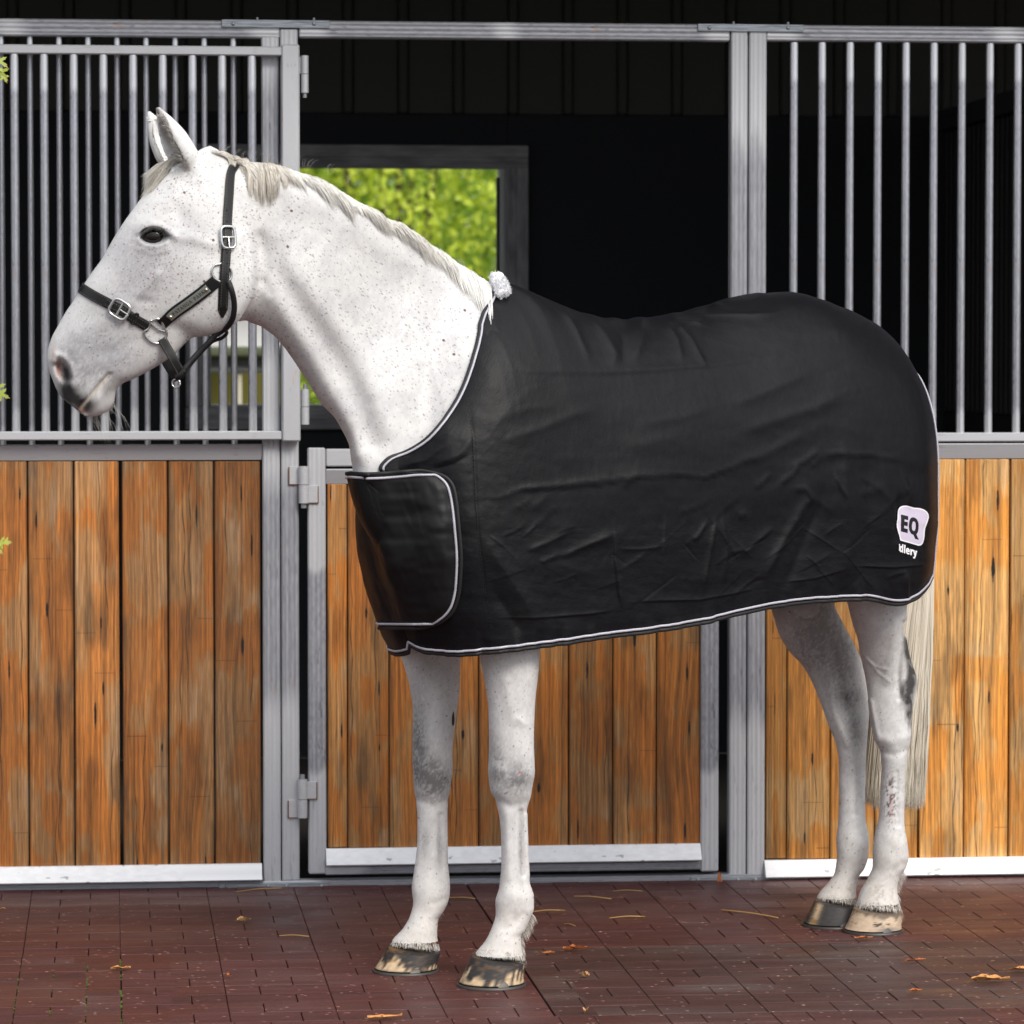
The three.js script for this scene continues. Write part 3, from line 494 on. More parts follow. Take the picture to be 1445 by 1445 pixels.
const farFore = loft({
  axis: [[606, 780], [606, 1362]], D: [[0, 9.36], [0.8, 9.335], [0.92, 9.315], [1, 9.3]],
  one: [[535, 780], [548, 860], [559, 908], [570, 939], [579, 974], [582.5, 1005], [582, 1047], [583, 1099], [586, 1128], [589, 1151], [589, 1181], [584.5, 1227], [581, 1254], [583, 1273], [579, 1291], [568.5, 1310], [554, 1326], [548, 1340], [546, 1352]],
  two: [[672, 780], [655, 860], [650, 920], [648.5, 976], [643, 1018], [638.7, 1057], [638, 1088], [636, 1109], [633, 1130], [631.5, 1145], [632, 1213], [635, 1250], [634.5, 1265], [626.6, 1285], [618, 1298], [617, 1320], [620.5, 1339], [622, 1352]],
  depth: [[0, 0, 0.095], [0.25, 0, 0.064], [0.42, 0, 0.05], [0.5, 0, 0.05], [0.56, 0, 0.047], [0.61, 0, 0.036], [0.68, 0, 0.032], [0.76, 0, 0.034], [0.82, 0, 0.043], [0.87, 0, 0.038], [0.92, 0.005, 0.04], [0.97, 0, 0.051], [1, 0, 0.051]],
});
const nearHind = loft({
  axis: [[1240, 700], [1240, 1304]], D: [[0, 9.86], [0.3, 9.92], [0.45, 9.97], [0.6, 9.97], [0.88, 9.965], [1, 9.945]],
  one: [[1160, 700], [1178, 790], [1196, 853], [1203.4, 882], [1210, 901], [1215, 928.5], [1221, 956], [1224.7, 981], [1227, 1006], [1234.4, 1043], [1242, 1062], [1244, 1082], [1243, 1109], [1240, 1151], [1234.4, 1178], [1231.5, 1202], [1231.5, 1221], [1224.7, 1238.6], [1213, 1260], [1209, 1274], [1206, 1288], [1206, 1296]],
  two: [[1282, 700], [1282, 790], [1279, 858], [1279, 891], [1284, 926], [1290.5, 946], [1294.5, 961], [1292, 981], [1286, 1014], [1285.5, 1029], [1284, 1047], [1281, 1062], [1279, 1080], [1277, 1118], [1276, 1157], [1280, 1190], [1282.4, 1209], [1279, 1223], [1270, 1237], [1266, 1254], [1269, 1275], [1272, 1288], [1272, 1296]],
  depth: [[0, 0, 0.06], [0.25, 0.01, 0.075], [0.36, 0, 0.055], [0.45, 0, 0.045], [0.55, 0, 0.046], [0.61, 0, 0.04], [0.68, 0, 0.033], [0.78, 0, 0.035], [0.845, 0, 0.044], [0.89, 0, 0.038], [0.93, 0, 0.041], [0.98, 0, 0.051], [1, 0, 0.051]],
});
const farHind = loft({
  axis: [[1180, 700], [1180, 1296]], D: [[0, 10.02], [0.3, 10.08], [0.45, 10.12], [0.6, 10.1], [0.88, 10.08], [1, 10.05]],
  one: [[1040, 700], [1066, 800], [1089, 862], [1099, 894], [1112, 917], [1133, 940], [1145, 961], [1157, 990], [1170, 1025], [1180, 1052], [1183.6, 1078], [1184, 1118], [1183, 1157], [1180, 1186], [1181, 1205], [1178, 1231], [1170, 1244], [1155, 1262], [1150, 1276], [1149, 1288]],
  two: [[1200, 700], [1190, 800], [1178, 853], [1188, 876], [1203.4, 905], [1213, 925], [1221, 948], [1226, 975], [1226, 1010], [1224, 1040], [1222, 1070], [1221, 1118], [1221, 1153], [1226, 1182], [1225, 1208], [1220, 1225], [1210, 1240], [1208, 1262], [1212, 1276], [1214, 1288]],
  depth: [[0, 0, 0.1], [0.25, 0, 0.072], [0.36, 0, 0.055], [0.45, 0, 0.045], [0.55, 0, 0.046], [0.61, 0, 0.04], [0.68, 0, 0.033], [0.78, 0, 0.035], [0.845, 0, 0.044], [0.89, 0, 0.038], [0.93, 0, 0.041], [0.98, 0, 0.05], [1, 0, 0.05]],
});
const dock = cap(V(1280, 575, 10.12), V(1288, 800, 10.2), 0.03, 0.018);
// ears: hollow leaves of skin
function ear(tip, base, D, wid, turn, openAt) {
  const T = V(tip[0], tip[1], D), B0 = V(base[0], base[1], D + 0.01), L = Math.hypot(...sub(T, B0)), u = norm(sub(T, B0)), ax = norm(cross([Math.sin(turn), 0, Math.cos(turn)], u)), az = cross(u, ax);
  return (x, y, z) => {
    const p = [x - B0[0], y - B0[1], z - B0[2]], s = dot(p, u), a = dot(p, ax), b = dot(p, az), t = clamp(s / L, -0.2, 1);
    const w = wid * interp([[-0.2, 0.75], [0, 0.82], [0.2, 1], [0.45, 0.92], [0.7, 0.62], [0.9, 0.24], [1, 0.03]], t) + 0.001, e = s > L ? s - L : s < -0.2 * L ? -0.2 * L - s : 0;
    const k0 = Math.hypot(a / w, b / (w * 0.8)), d = (k0 - 1) * w * 0.8;
    // hollow towards +az side
    const ho = 1 - sstep(0.55, 0.93, t), hw = w * (0.3 + 0.42 * ho), hb = b - w * (0.62 + 0.5 * (1 - ho)), hk = Math.hypot(a / hw, hb / (w * 0.75)), hd = t > 0.1 ? (hk - 1) * hw * 0.8 : 1;
    const q = Math.max(d, -hd + 0.0); return e > 0 ? Math.hypot(Math.max(0, q), e) : q;
  };
}
const earNear = ear([221, 149.5], [268, 240], DH - 0.055, 0.041, -0.95), earFar = ear([209, 156], [246, 232], DH + 0.075, 0.034, 0.5);

// relief of bone, muscle, tendon and skin folds: sight polylines, height in metres, width in sight units
const RELIEF = [
  [[[196, 329], [203, 321], [214, 317], [226, 319], [238, 327], [246, 333]], 0.0052, 4.5], [[[196, 340], [206, 347], [220, 349], [234, 344]], 0.0032, 4], [[[197, 352], [215, 358], [236, 353]], 0.0022, 4],
  [[[248, 296], [256, 308]], -0.006, 13], [[[243, 333], [272, 336], [300, 345]], 0.005, 9], [[[250, 268], [240, 290]], 0.004, 9],
  [[[222, 388], [203, 408], [186, 428]], 0.005, 9], [[[196, 424], [212, 426]], -0.003, 6], [[[347, 330], [356, 360], [358, 390], [352, 420], [338, 443]], 0.005, 8], [[[368, 335], [373, 380], [364, 415], [346, 446]], -0.009, 9],
  [[[372, 398], [382, 412]], -0.005, 7], [[[270, 470], [252, 462], [240, 455]], -0.004, 10], [[[290, 385], [316, 415], [312, 440]], 0.004, 18],
  [[[114.7, 575], [121, 567], [131, 555], [144, 540], [155, 528]], -0.0065, 2.6], [[[118, 563], [128, 549], [142, 534]], 0.0035, 6], [[[128, 575], [142, 560], [153, 546]], 0.003, 6],
  [[[76, 508], [79, 501], [88, 503], [97, 514], [101, 528], [99, 541]], 0.006, 4.5], [[[77, 512], [79, 528], [86, 540]], 0.003, 4], [[[88, 516], [92, 524], [94, 534]], -0.026, 6.5], [[[82, 517], [85, 528]], -0.009, 5],
  [[[110, 470], [150, 455], [185, 445]], 0.003, 11], [[[130, 500], [160, 495], [190, 480]], -0.0022, 9], [[[100, 545], [118, 540]], 0.003, 9],
  [[[378, 352], [404, 396], [433, 441], [463, 484], [491, 529], [513, 573], [528, 625]], -0.010, 17], [[[384, 415], [420, 470], [453, 525], [485, 585], [505, 640]], 0.009, 15], [[[400, 372], [440, 420], [480, 468], [520, 530], [545, 600]], 0.008, 20],
  [[[390, 255], [470, 300], [560, 355], [640, 405]], 0.006, 20], [[[405, 310], [480, 350], [560, 420]], -0.004, 26], [[[600, 470], [610, 540], [580, 600]], -0.005, 24], [[[640, 440], [655, 500]], 0.005, 20],
  [[[714, 960], [722, 1010], [728, 1018]], 0.003, 8], [[[733, 1014], [740, 1022]], 0.003, 4], [[[700, 1085], [722, 1100], [744, 1094]], 0.0045, 9], [[[700, 1128], [722, 1138], [742, 1132]], -0.003, 6], [[[735, 1145], [737, 1190], [738, 1235]], -0.0055, 3.2], [[[743, 1150], [744, 1190], [746, 1235]], 0.002, 3], [[[715, 1150], [718, 1240]], 0.002, 5],
  [[[716, 1262], [735, 1268]], 0.003, 9], [[[728, 1300], [738, 1290]], -0.003, 5], [[[726, 1292], [722, 1306], [712, 1312]], -0.0025, 4],
  [[[595, 1080], [612, 1096], [630, 1085]], 0.0045, 9], [[[590, 1128], [612, 1138], [630, 1128]], -0.003, 6], [[[622, 1150], [620, 1190], [625, 1225]], -0.005, 3.2], [[[612, 1275], [628, 1268]], -0.003, 5], [[[600, 990], [606, 1040]], 0.003, 6], [[[626, 1020], [630, 1060]], -0.002, 5],
  [[[1277, 880], [1270, 920], [1267, 950], [1270, 985]], -0.0085, 4], [[[1265, 880], [1258, 930], [1252, 960]], 0.004, 8], [[[1229, 990], [1234, 1020], [1239, 1045]], 0.004, 4], [[[1270, 960], [1276, 985]], 0.004, 6], [[[1244, 1042], [1262, 1048], [1278, 1040]], 0.004, 7], [[[1247, 1060], [1262, 1066], [1278, 1058]], -0.003, 5],
  [[[1266, 1090], [1266, 1130], [1267, 1165]], -0.004, 3], [[[1256, 1182], [1270, 1192]], 0.004, 9], [[[1262, 1228], [1274, 1218]], -0.003, 5], [[[1222, 930], [1238, 942], [1252, 945]], 0.0015, 2], [[[1216, 920], [1240, 950], [1256, 962]], 0.0015, 2],
  [[[1165, 900], [1166, 950], [1178, 1010], [1196, 1052]], 0.0045, 4.5], [[[1176, 920], [1188, 980], [1205, 1040]], -0.004, 6], [[[1207, 1080], [1207, 1150]], -0.0035, 3.5], [[[1200, 1182], [1215, 1192]], 0.004, 9],
].map(([pts, amp, w]) => { let b = [1e9, 1e9, -1e9, -1e9]; for (const p of pts) b = [Math.min(b[0], p[0]), Math.min(b[1], p[1]), Math.max(b[2], p[0]), Math.max(b[3], p[1])]; return { pts, amp, w, b: [b[0] - 2.5 * w, b[1] - 2.5 * w, b[2] + 2.5 * w, b[3] + 2.5 * w] }; });
function polyDist(pts, x, y) { let m = 1e9; for (let i = 0; i + 1 < pts.length; i++) { const [ax, ay] = pts[i], dx = pts[i + 1][0] - ax, dy = pts[i + 1][1] - ay, t = clamp(((x - ax) * dx + (y - ay) * dy) / (dx * dx + dy * dy), 0, 1), e = (x - ax - dx * t) ** 2 + (y - ay - dy * t) ** 2; if (e < m) m = e; } return Math.sqrt(m); }
function relief(x, y, z) {
  const [px, py] = toPx([x, y, z]); let r = 0;
  for (const f of RELIEF) { if (px < f.b[0] || px > f.b[2] || py < f.b[1] || py > f.b[3]) continue; const d = polyDist(f.pts, px, py) / f.w; if (d < 2.5) r += f.amp * Math.exp(-d * d); }
  const e = Math.hypot((px - 217) / 19, (py - 333) / 11.5); if (e < 1.6 && z > -DH) r -= 0.02 * (1 - sstep(0.75, 1.2, e));
  return r;
}
const LEGS = [nearFore, farFore, nearHind, farHind];
function body0(x, y, z) {
  let l = 1e9; if (y < 1.2) for (const f of LEGS) l = Math.min(l, f(x, y, z));
  let d = trunk(x, y, z); d = smin(d, l, 0.05);
  if (x < 0.4 && y > 0.85) { const n = neck(x, y, z); d = smin(d, n, 0.08);
    if (x < -0.5) { let h = head(x, y, z); h = smin(h, jowl(x, y, z), 0.05); d = smin(d, h, 0.035); if (y > 1.85) { d = smin(d, earNear(x, y, z), 0.018); d = smin(d, earFar(x, y, z), 0.018); } } }
  if (x > 0.9) d = smin(d, dock(x, y, z), 0.04);
  return d;
}
function body(x, y, z) { const d = body0(x, y, z); if (d > 0.05 || d < -0.06) return d; return d - relief(x, y, z); }
const grad = (f, p, e = 0.002) => { const a = f(p[0] + e, p[1] - e, p[2] - e), b = f(p[0] - e, p[1] - e, p[2] + e), c = f(p[0] - e, p[1] + e, p[2] - e), d = f(p[0] + e, p[1] + e, p[2] + e); return [(a - b - c + d) / (4 * e), (-a - b + c + d) / (4 * e), (-a + b - c + d) / (4 * e)]; };
function surfaceNets(f, lo, hi, h) {
  const B = 8, nb = lo.map((l, k) => Math.ceil((hi[k] - l) / (h * B))), NX = nb[0] * B + 2, NY = nb[1] * B + 2, cells = new Map(), P = [], bits = [], keys = [], S = new Float32Array(729), rad = h * B * 0.87;
  for (let bz = 0; bz < nb[2]; bz++) for (let by = 0; by < nb[1]; by++) for (let bx = 0; bx < nb[0]; bx++) {
    const x0 = lo[0] + bx * B * h, y0 = lo[1] + by * B * h, z0 = lo[2] + bz * B * h, c = f(x0 + 4 * h, y0 + 4 * h, z0 + 4 * h);
    if (Math.abs(c) > rad * 2.0 + 0.012) continue;
    for (let k = 0; k < 9; k++) for (let j = 0; j < 9; j++) for (let i = 0; i < 9; i++) S[i + 9 * (j + 9 * k)] = f(x0 + i * h, y0 + j * h, z0 + k * h);
    for (let k = 0; k < 8; k++) for (let j = 0; j < 8; j++) for (let i = 0; i < 8; i++) {
      const o = i + 9 * (j + 9 * k), v = [S[o], S[o + 1], S[o + 9], S[o + 10], S[o + 81], S[o + 82], S[o + 90], S[o + 91]];
      let m = 0; for (let q = 0; q < 8; q++) if (v[q] < 0) m |= 1 << q; if (m === 0 || m === 255) continue;
      let n = 0, sx = 0, sy = 0, sz = 0;
      for (let a = 0; a < 8; a++) for (let q = 0; q < 3; q++) { if (a & (1 << q)) continue; const b = a | (1 << q); if (((m >> a) & 1) === ((m >> b) & 1)) continue; const t = v[a] / (v[a] - v[b]); sx += (a & 1) + (q === 0 ? t : 0); sy += ((a >> 1) & 1) + (q === 1 ? t : 0); sz += ((a >> 2) & 1) + (q === 2 ? t : 0); n++; }
      const I = bx * 8 + i, J = by * 8 + j, K = bz * 8 + k, key = I + NX * (J + NY * K);
      cells.set(key, P.length / 3); keys.push(key); bits.push(m); P.push(x0 + (i + sx / n) * h, y0 + (j + sy / n) * h, z0 + (k + sz / n) * h);
    }
  }
  const I = [], st = [1, NX, NX * NY];
  for (let c = 0; c < keys.length; c++) { const m = bits[c], s0 = m & 1; for (let q = 0; q < 3; q++) { const s1 = (m >> (1 << q)) & 1; if (s0 === s1) continue; const u = st[(q + 1) % 3], v = st[(q + 2) % 3], a = cells.get(keys[c] - u), b = cells.get(keys[c] - u - v), d = cells.get(keys[c] - v); if (a === undefined || b === undefined || d === undefined) continue; s0 ? I.push(c, a, b, c, b, d) : I.push(c, b, a, c, d, b); } }
  const N = new Float32Array(P.length);
  for (let c = 0; c < P.length; c += 3) {
    let p = [P[c], P[c + 1], P[c + 2]]; const g = grad(f, p), g2 = dot(g, g) || 1, d = clamp(f(...p) / g2, -h * 0.6, h * 0.6); p = sub(p, mul(g, d)); P[c] = p[0]; P[c + 1] = p[1]; P[c + 2] = p[2];
    const n = norm(g); N[c] = n[0]; N[c + 1] = n[1]; N[c + 2] = n[2];
  }
  const geo = new THREE.BufferGeometry(); geo.setAttribute('position', new THREE.Float32BufferAttribute(P, 3)); geo.setAttribute('normal', new THREE.BufferAttribute(N, 3)); geo.setIndex(I); return geo;
}
// where a sight line first meets the horse
function hit(px, py, D0 = 8.5, D1 = 10.6) { for (let D = D0; D < D1;) { const p = V(px, py, D), d = body(...p); if (d < 0.0004) return p; D += Math.max(0.0008, d * 0.5); } return null; }
function toSkin(p, off = 0) { for (let k = 0; k < 14; k++) { const g = grad(body, p, 0.003), g2 = Math.max(0.2, dot(g, g)), d = body(...p) - off; p = sub(p, mul(g, clamp(d / g2, -0.03, 0.03))); } return p; }
const skinN = (p) => norm(grad(body, p, 0.006));

// ---- coat
const HB = V(CX, CY, BD); // the horse's base
const local = (g) => { g.translate(-BX, 0, BD); return g; };
const horseAt = [cYw * BX + sYw * BD, 0, CAMZ + sYw * BX - cYw * BD];
const horse = thing('horse', 'white flea-bitten grey horse standing side on in a black rug', 'horse', horseAt, -YAW);
const blotch = (px, py, x, y, rx, ry, rot = 0) => { const c = Math.cos(rot), s = Math.sin(rot), dx = px - x, dy = py - y; const a = (dx * c + dy * s) / rx, b = (-dx * s + dy * c) / ry; return Math.exp(-(a * a + b * b)); };
function coat(p, n) {
  const [px, py] = toPx(p), D = -p[2]; let c = [0.72, 0.712, 0.70];
  const mix = (q, t) => { t = clamp(t, 0, 1); c = [0, 1, 2].map((k) => lerp(c[k], q[k], t)); };
  const f = fbm(px * 0.05, py * 0.05, 3, 4), f2 = fbm(px * 0.22, py * 0.22, 8, 3), f3 = fbm(px * 0.5, py * 0.12, 21, 2);
  const f4 = fbm(px * 0.85, py * 0.35, 44, 2), nz = (a) => clamp(a * (0.1 + 0.75 * f2 + 1.0 * f4), 0, 0.92);
  if (px < 372 && py < 600) { // head
    mix([0.42, 0.41, 0.43], nz(0.85 * blotch(px, py, 205, 385, 46, 40) + 0.7 * blotch(px, py, 190, 345, 32, 28) + 0.45 * blotch(px, py, 270, 330, 34, 34) + 0.6 * blotch(px, py, 160, 440, 50, 50)));
    mix([0.33, 0.325, 0.345], nz(0.85 * blotch(px, py, 125, 500, 46, 46, 0.5) + 0.6 * blotch(px, py, 165, 500, 38, 28)));
    mix([0.2, 0.19, 0.2], nz(0.62 * blotch(px, py, 118, 535, 26, 24) + 0.5 * blotch(px, py, 96, 500, 16, 18)));
    mix([0.022, 0.02, 0.02], clamp(1.25 * blotch(px, py, 104, 562, 20, 15, 0.6) + 0.9 * blotch(px, py, 93, 545, 10, 16) + 1.0 * blotch(px, py, 122, 574, 18, 10, -0.6) - 0.15 + 0.3 * (f2 - 0.5), 0, 1));
    mix([0.03, 0.027, 0.027], clamp(1.5 * blotch(px, py, 93.5, 527, 7, 14, -0.25) - 0.2, 0, 1));
    mix([0.42, 0.22, 0.18], clamp(1.3 * blotch(px, py, 82.5, 520, 5, 15, -0.15) - 0.25, 0, 0.85)); mix([0.5, 0.36, 0.3], 0.7 * blotch(px, py, 75, 498, 2.6, 11, 0.1));
    mix([0.025, 0.022, 0.022], clamp(1.6 * blotch(px, py, 217, 334, 18, 10) + 0.9 * blotch(px, py, 238, 332, 9, 4) - 0.35, 0, 1)); mix([0.25, 0.24, 0.245], nz(0.75 * blotch(px, py, 214, 324, 26, 9)) + 0.5 * blotch(px, py, 216, 352, 26, 9));
    mix([0.16, 0.14, 0.13], 0.65 * blotch(px, py, 152, 548, 12, 16)); mix([0.55, 0.5, 0.42], 0.9 * Math.exp(-Math.pow(polyDist([[116, 573], [131, 555], [155, 528]], px, py) / 2.2, 2)) * (px < 150 ? 1 : 0.4)); mix([0.3, 0.17, 0.12], 0.6 * blotch(px, py, 114, 580, 8, 6));
    if (py < 245 && px < 290) { mix([0.3, 0.28, 0.255], clamp(1.3 * Math.exp(-Math.pow(polyDist([[223, 158], [236, 190], [250, 214], [262, 234]], px, py) / 7, 2)) * (D < DH + 0.01 ? 1 : 0) - 0.1, 0, 0.85)); mix([0.12, 0.1, 0.09], 0.7 * blotch(px, py, 264, 240, 7, 4));  }
  } else if (py < 720) { mix([0.5, 0.497, 0.52], clamp(0.36 * sstep(0.36, 0.70, f) + 0.15 * Math.exp(-Math.pow(polyDist([[380, 360], [433, 443], [491, 529], [520, 600]], px, py) / 20, 2)), 0, 0.5)); mix([0.5, 0.43, 0.38], 0.35 * Math.exp(-Math.pow(polyDist([[400, 487], [440, 545], [487, 603], [500, 650]], px, py) / 9, 2))); }
  else if (px < 900) { // forelegs
    const near = px > 660; mix([0.62, 0.6, 0.58], 0.5 * sstep(0.45, 0.65, f));
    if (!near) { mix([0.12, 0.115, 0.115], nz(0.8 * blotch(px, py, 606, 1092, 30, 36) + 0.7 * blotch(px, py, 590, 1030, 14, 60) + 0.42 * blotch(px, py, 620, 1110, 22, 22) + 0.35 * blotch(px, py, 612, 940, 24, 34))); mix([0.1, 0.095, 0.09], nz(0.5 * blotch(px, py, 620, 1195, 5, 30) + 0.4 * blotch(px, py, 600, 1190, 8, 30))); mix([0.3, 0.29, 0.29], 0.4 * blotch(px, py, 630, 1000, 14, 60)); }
    else { mix([0.17, 0.165, 0.17], nz(0.8 * blotch(px, py, 732, 1100, 22, 24) + 0.62 * blotch(px, py, 700, 1080, 12, 46) + 0.2 * blotch(px, py, 722, 1080, 24, 50))); mix([0.2, 0.19, 0.19], nz(0.7 * blotch(px, py, 735, 1195, 4, 50))); mix([0.3, 0.05, 0.04], 0.9 * blotch(px, py, 734, 1091, 3.2, 1.8)); }
    mix([0.62, 0.55, 0.46], 0.5 * sstep(1170, 1330, py) * f2 * 1.4); mix([0.1, 0.08, 0.065], clamp(blotch(px, py, near ? 708 : 588, near ? 1354 : 1341, 62, 4) * 0.45, 0, 1));
  } else { // hind legs
    const near = D < 10.01; mix([0.62, 0.6, 0.58], 0.5 * sstep(0.42, 0.6, f));
    if (near) { mix([0.022, 0.02, 0.02], clamp(1.8 * blotch(px, py, 1285, 955, 10, 42, 0.12) + 1.3 * blotch(px, py, 1279, 905, 7, 26) + 1.0 * blotch(px, py, 1284, 1010, 6, 26) + 0.6 * blotch(px, py, 1274, 975, 5, 18) - 1.1 * blotch(px, py, 1276, 950, 6, 10) - 0.35 + 0.6 * (f3 - 0.5), 0, 0.95)); mix([0.4, 0.39, 0.39], 0.35 * sstep(0.5, 0.7, f2));
      const wn = sstep(0.56, 0.62, fbm(px * 0.42, py * 0.42, 31, 3)) * clamp(1.5 * blotch(px, py, 1257, 1128, 8, 30), 0, 1); mix([0.06, 0.035, 0.035], wn); mix([0.5, 0.25, 0.25], 0.8 * blotch(px, py, 1258, 1138, 1.6, 26)); }
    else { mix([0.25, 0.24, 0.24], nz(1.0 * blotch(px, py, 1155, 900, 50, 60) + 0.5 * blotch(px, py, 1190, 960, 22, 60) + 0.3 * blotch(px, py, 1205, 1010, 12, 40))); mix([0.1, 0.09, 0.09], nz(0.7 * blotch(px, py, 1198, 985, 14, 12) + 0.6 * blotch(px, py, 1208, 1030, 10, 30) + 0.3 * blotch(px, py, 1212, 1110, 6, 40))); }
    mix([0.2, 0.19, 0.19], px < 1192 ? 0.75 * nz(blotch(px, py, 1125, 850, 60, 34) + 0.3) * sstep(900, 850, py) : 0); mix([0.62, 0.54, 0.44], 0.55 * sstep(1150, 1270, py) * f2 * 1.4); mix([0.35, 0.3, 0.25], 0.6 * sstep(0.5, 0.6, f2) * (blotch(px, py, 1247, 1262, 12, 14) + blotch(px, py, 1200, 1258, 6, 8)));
    mix([0.1, 0.08, 0.065], clamp(blotch(px, py, near ? 1240 : 1180, near ? 1284 : 1272, 62, 4) * 0.45, 0, 1));
  }
  const h = 0.86 + 0.22 * f2 + (py > 760 ? 0.16 * (noise(px * 0.9, py * 0.3, 5) - 0.5) : 0.05 * (noise(px * 0.8, py * 0.8, 5) - 0.5)); return c.map((k) => k * h);
}
const SKW = 2.6, skx = -1.35, sky0 = 0; // coat print laid flat along the horse's side, metres
const fleck = canvasTex(2048, 2048, (g, w, h) => {
  g.fillStyle = '#fff'; g.fillRect(0, 0, w, h); const r = rng(99), m = w / SKW, X = (px, py, D) => { const p = V(px, py, D); return [(p[0] - skx) * m, h - (p[1] - sky0) * m]; };
  const spot = (px, py, D, a, b, rot, col) => { const [x, y] = X(px, py, D); g.fillStyle = col; g.beginPath(); g.ellipse(x, y, a * m, b * m, rot, 0, 7); g.fill(); };
  for (let k = 0; k < 60000; k++) { const x = r() * w, y = r() * h, q = 150 + 80 * r() | 0; g.strokeStyle = `rgba(${q},${q},${q + 4},0.28)`; g.lineWidth = 0.8; g.beginPath(); g.moveTo(x, y); g.lineTo(x + 5 * (r() - 0.2), y + 7 * r()); g.stroke(); }
  for (let k = 0; k < 7000; k++) { // brown flecks on the face and cheek
    const px = 80 + 290 * r(), py = 215 + 330 * r(), dn = 0.12 + 0.9 * blotch(px, py, 255, 250, 46, 42) + 0.8 * blotch(px, py, 290, 370, 56, 80) + 0.85 * blotch(px, py, 225, 385, 36, 36) + 0.35 * blotch(px, py, 200, 460, 70, 50) + 0.5 * blotch(px, py, 350, 300, 30, 50);
    if (r() > dn * 0.8) continue; const s = 0.0006 + 0.0012 * r() * r(), a = 0.3 + 0.42 * r(); spot(px, py, DH, s * 1.25, s, r() * 3, r() < 0.55 ? `rgba(${112 + 40 * r() | 0},${78 + 20 * r() | 0},${70 + 20 * r() | 0},${a})` : `rgba(90,88,100,${a})`);
  }
  for (let k = 0; k < 9000; k++) { // longer flecks on the neck
    const px = 350 + 370 * r(), py = 215 + 470 * r(), dn = 0.28 + 0.5 * blotch(px, py, 400, 380, 70, 80) + 0.4 * blotch(px, py, 560, 470, 120, 60); if (r() > dn) continue;
    const s = 0.0006 + 0.0011 * r() * r(); spot(px, py, 9.0, s * 2.1, s * 0.8, 0.7 + 0.5 * (r() - 0.5), r() < 0.18 ? `rgba(128,98,86,${0.3 + 0.4 * r()})` : `rgba(92,92,104,${0.25 + 0.4 * r()})`);
  }
  for (const [px, py] of [[415, 300], [655, 437], [625, 480], [640, 500], [410, 350], [300, 400], [271, 277], [312, 343]]) spot(px, py, 9, 0.0035, 0.0028, r(), 'rgba(110,70,66,0.85)');
  for (let k = 0; k < 1100; k++) { const hind = r() < 0.5, px = hind ? 1085 + 200 * r() : 550 + 215 * r(), py = (hind ? 850 : 900) + 420 * r(), s = 0.0007 + 0.0014 * r() * r(); spot(px, py, hind ? 10 : 9.2, s, s * 1.6, r(), `rgba(60,56,58,${0.15 + 0.3 * r()})`); }
});
const hairBump = tex(512, 512, (u, v, i, j) => { const g = 128 + 90 * (fbm(u * 90, v * 26, 3, 2) - 0.5) + 60 * (hash(i, j, 2) - 0.5); return [g, g, g]; }, false, true);
hairBump.repeat.set(11, 11);
{
  const geo = surfaceNets(body, [-1.28, 0.07, -10.45], [1.22, 2.2, -8.5], 0.0052), P = geo.attributes.position, N = geo.attributes.normal, C = new Float32Array(P.count * 3), U = new Float32Array(P.count * 2);
  for (let i = 0; i < P.count; i++) { const p = [P.getX(i), P.getY(i), P.getZ(i)]; C.set(coat(p), i * 3); U[i * 2] = (p[0] - skx) / SKW; U[i * 2 + 1] = (p[1] - sky0) / SKW; }
  geo.setAttribute('color', new THREE.BufferAttribute(C, 3)); geo.setAttribute('uv', new THREE.BufferAttribute(U, 2));
  part('body', local(geo), phys({ vertexColors: true, map: fleck, roughness: 0.72, bumpMap: hairBump, bumpScale: 0.0007, sheen: 0.25, sheenRoughness: 0.6, sheenColor: new THREE.Color(0.8, 0.8, 0.85) }), horse);
}

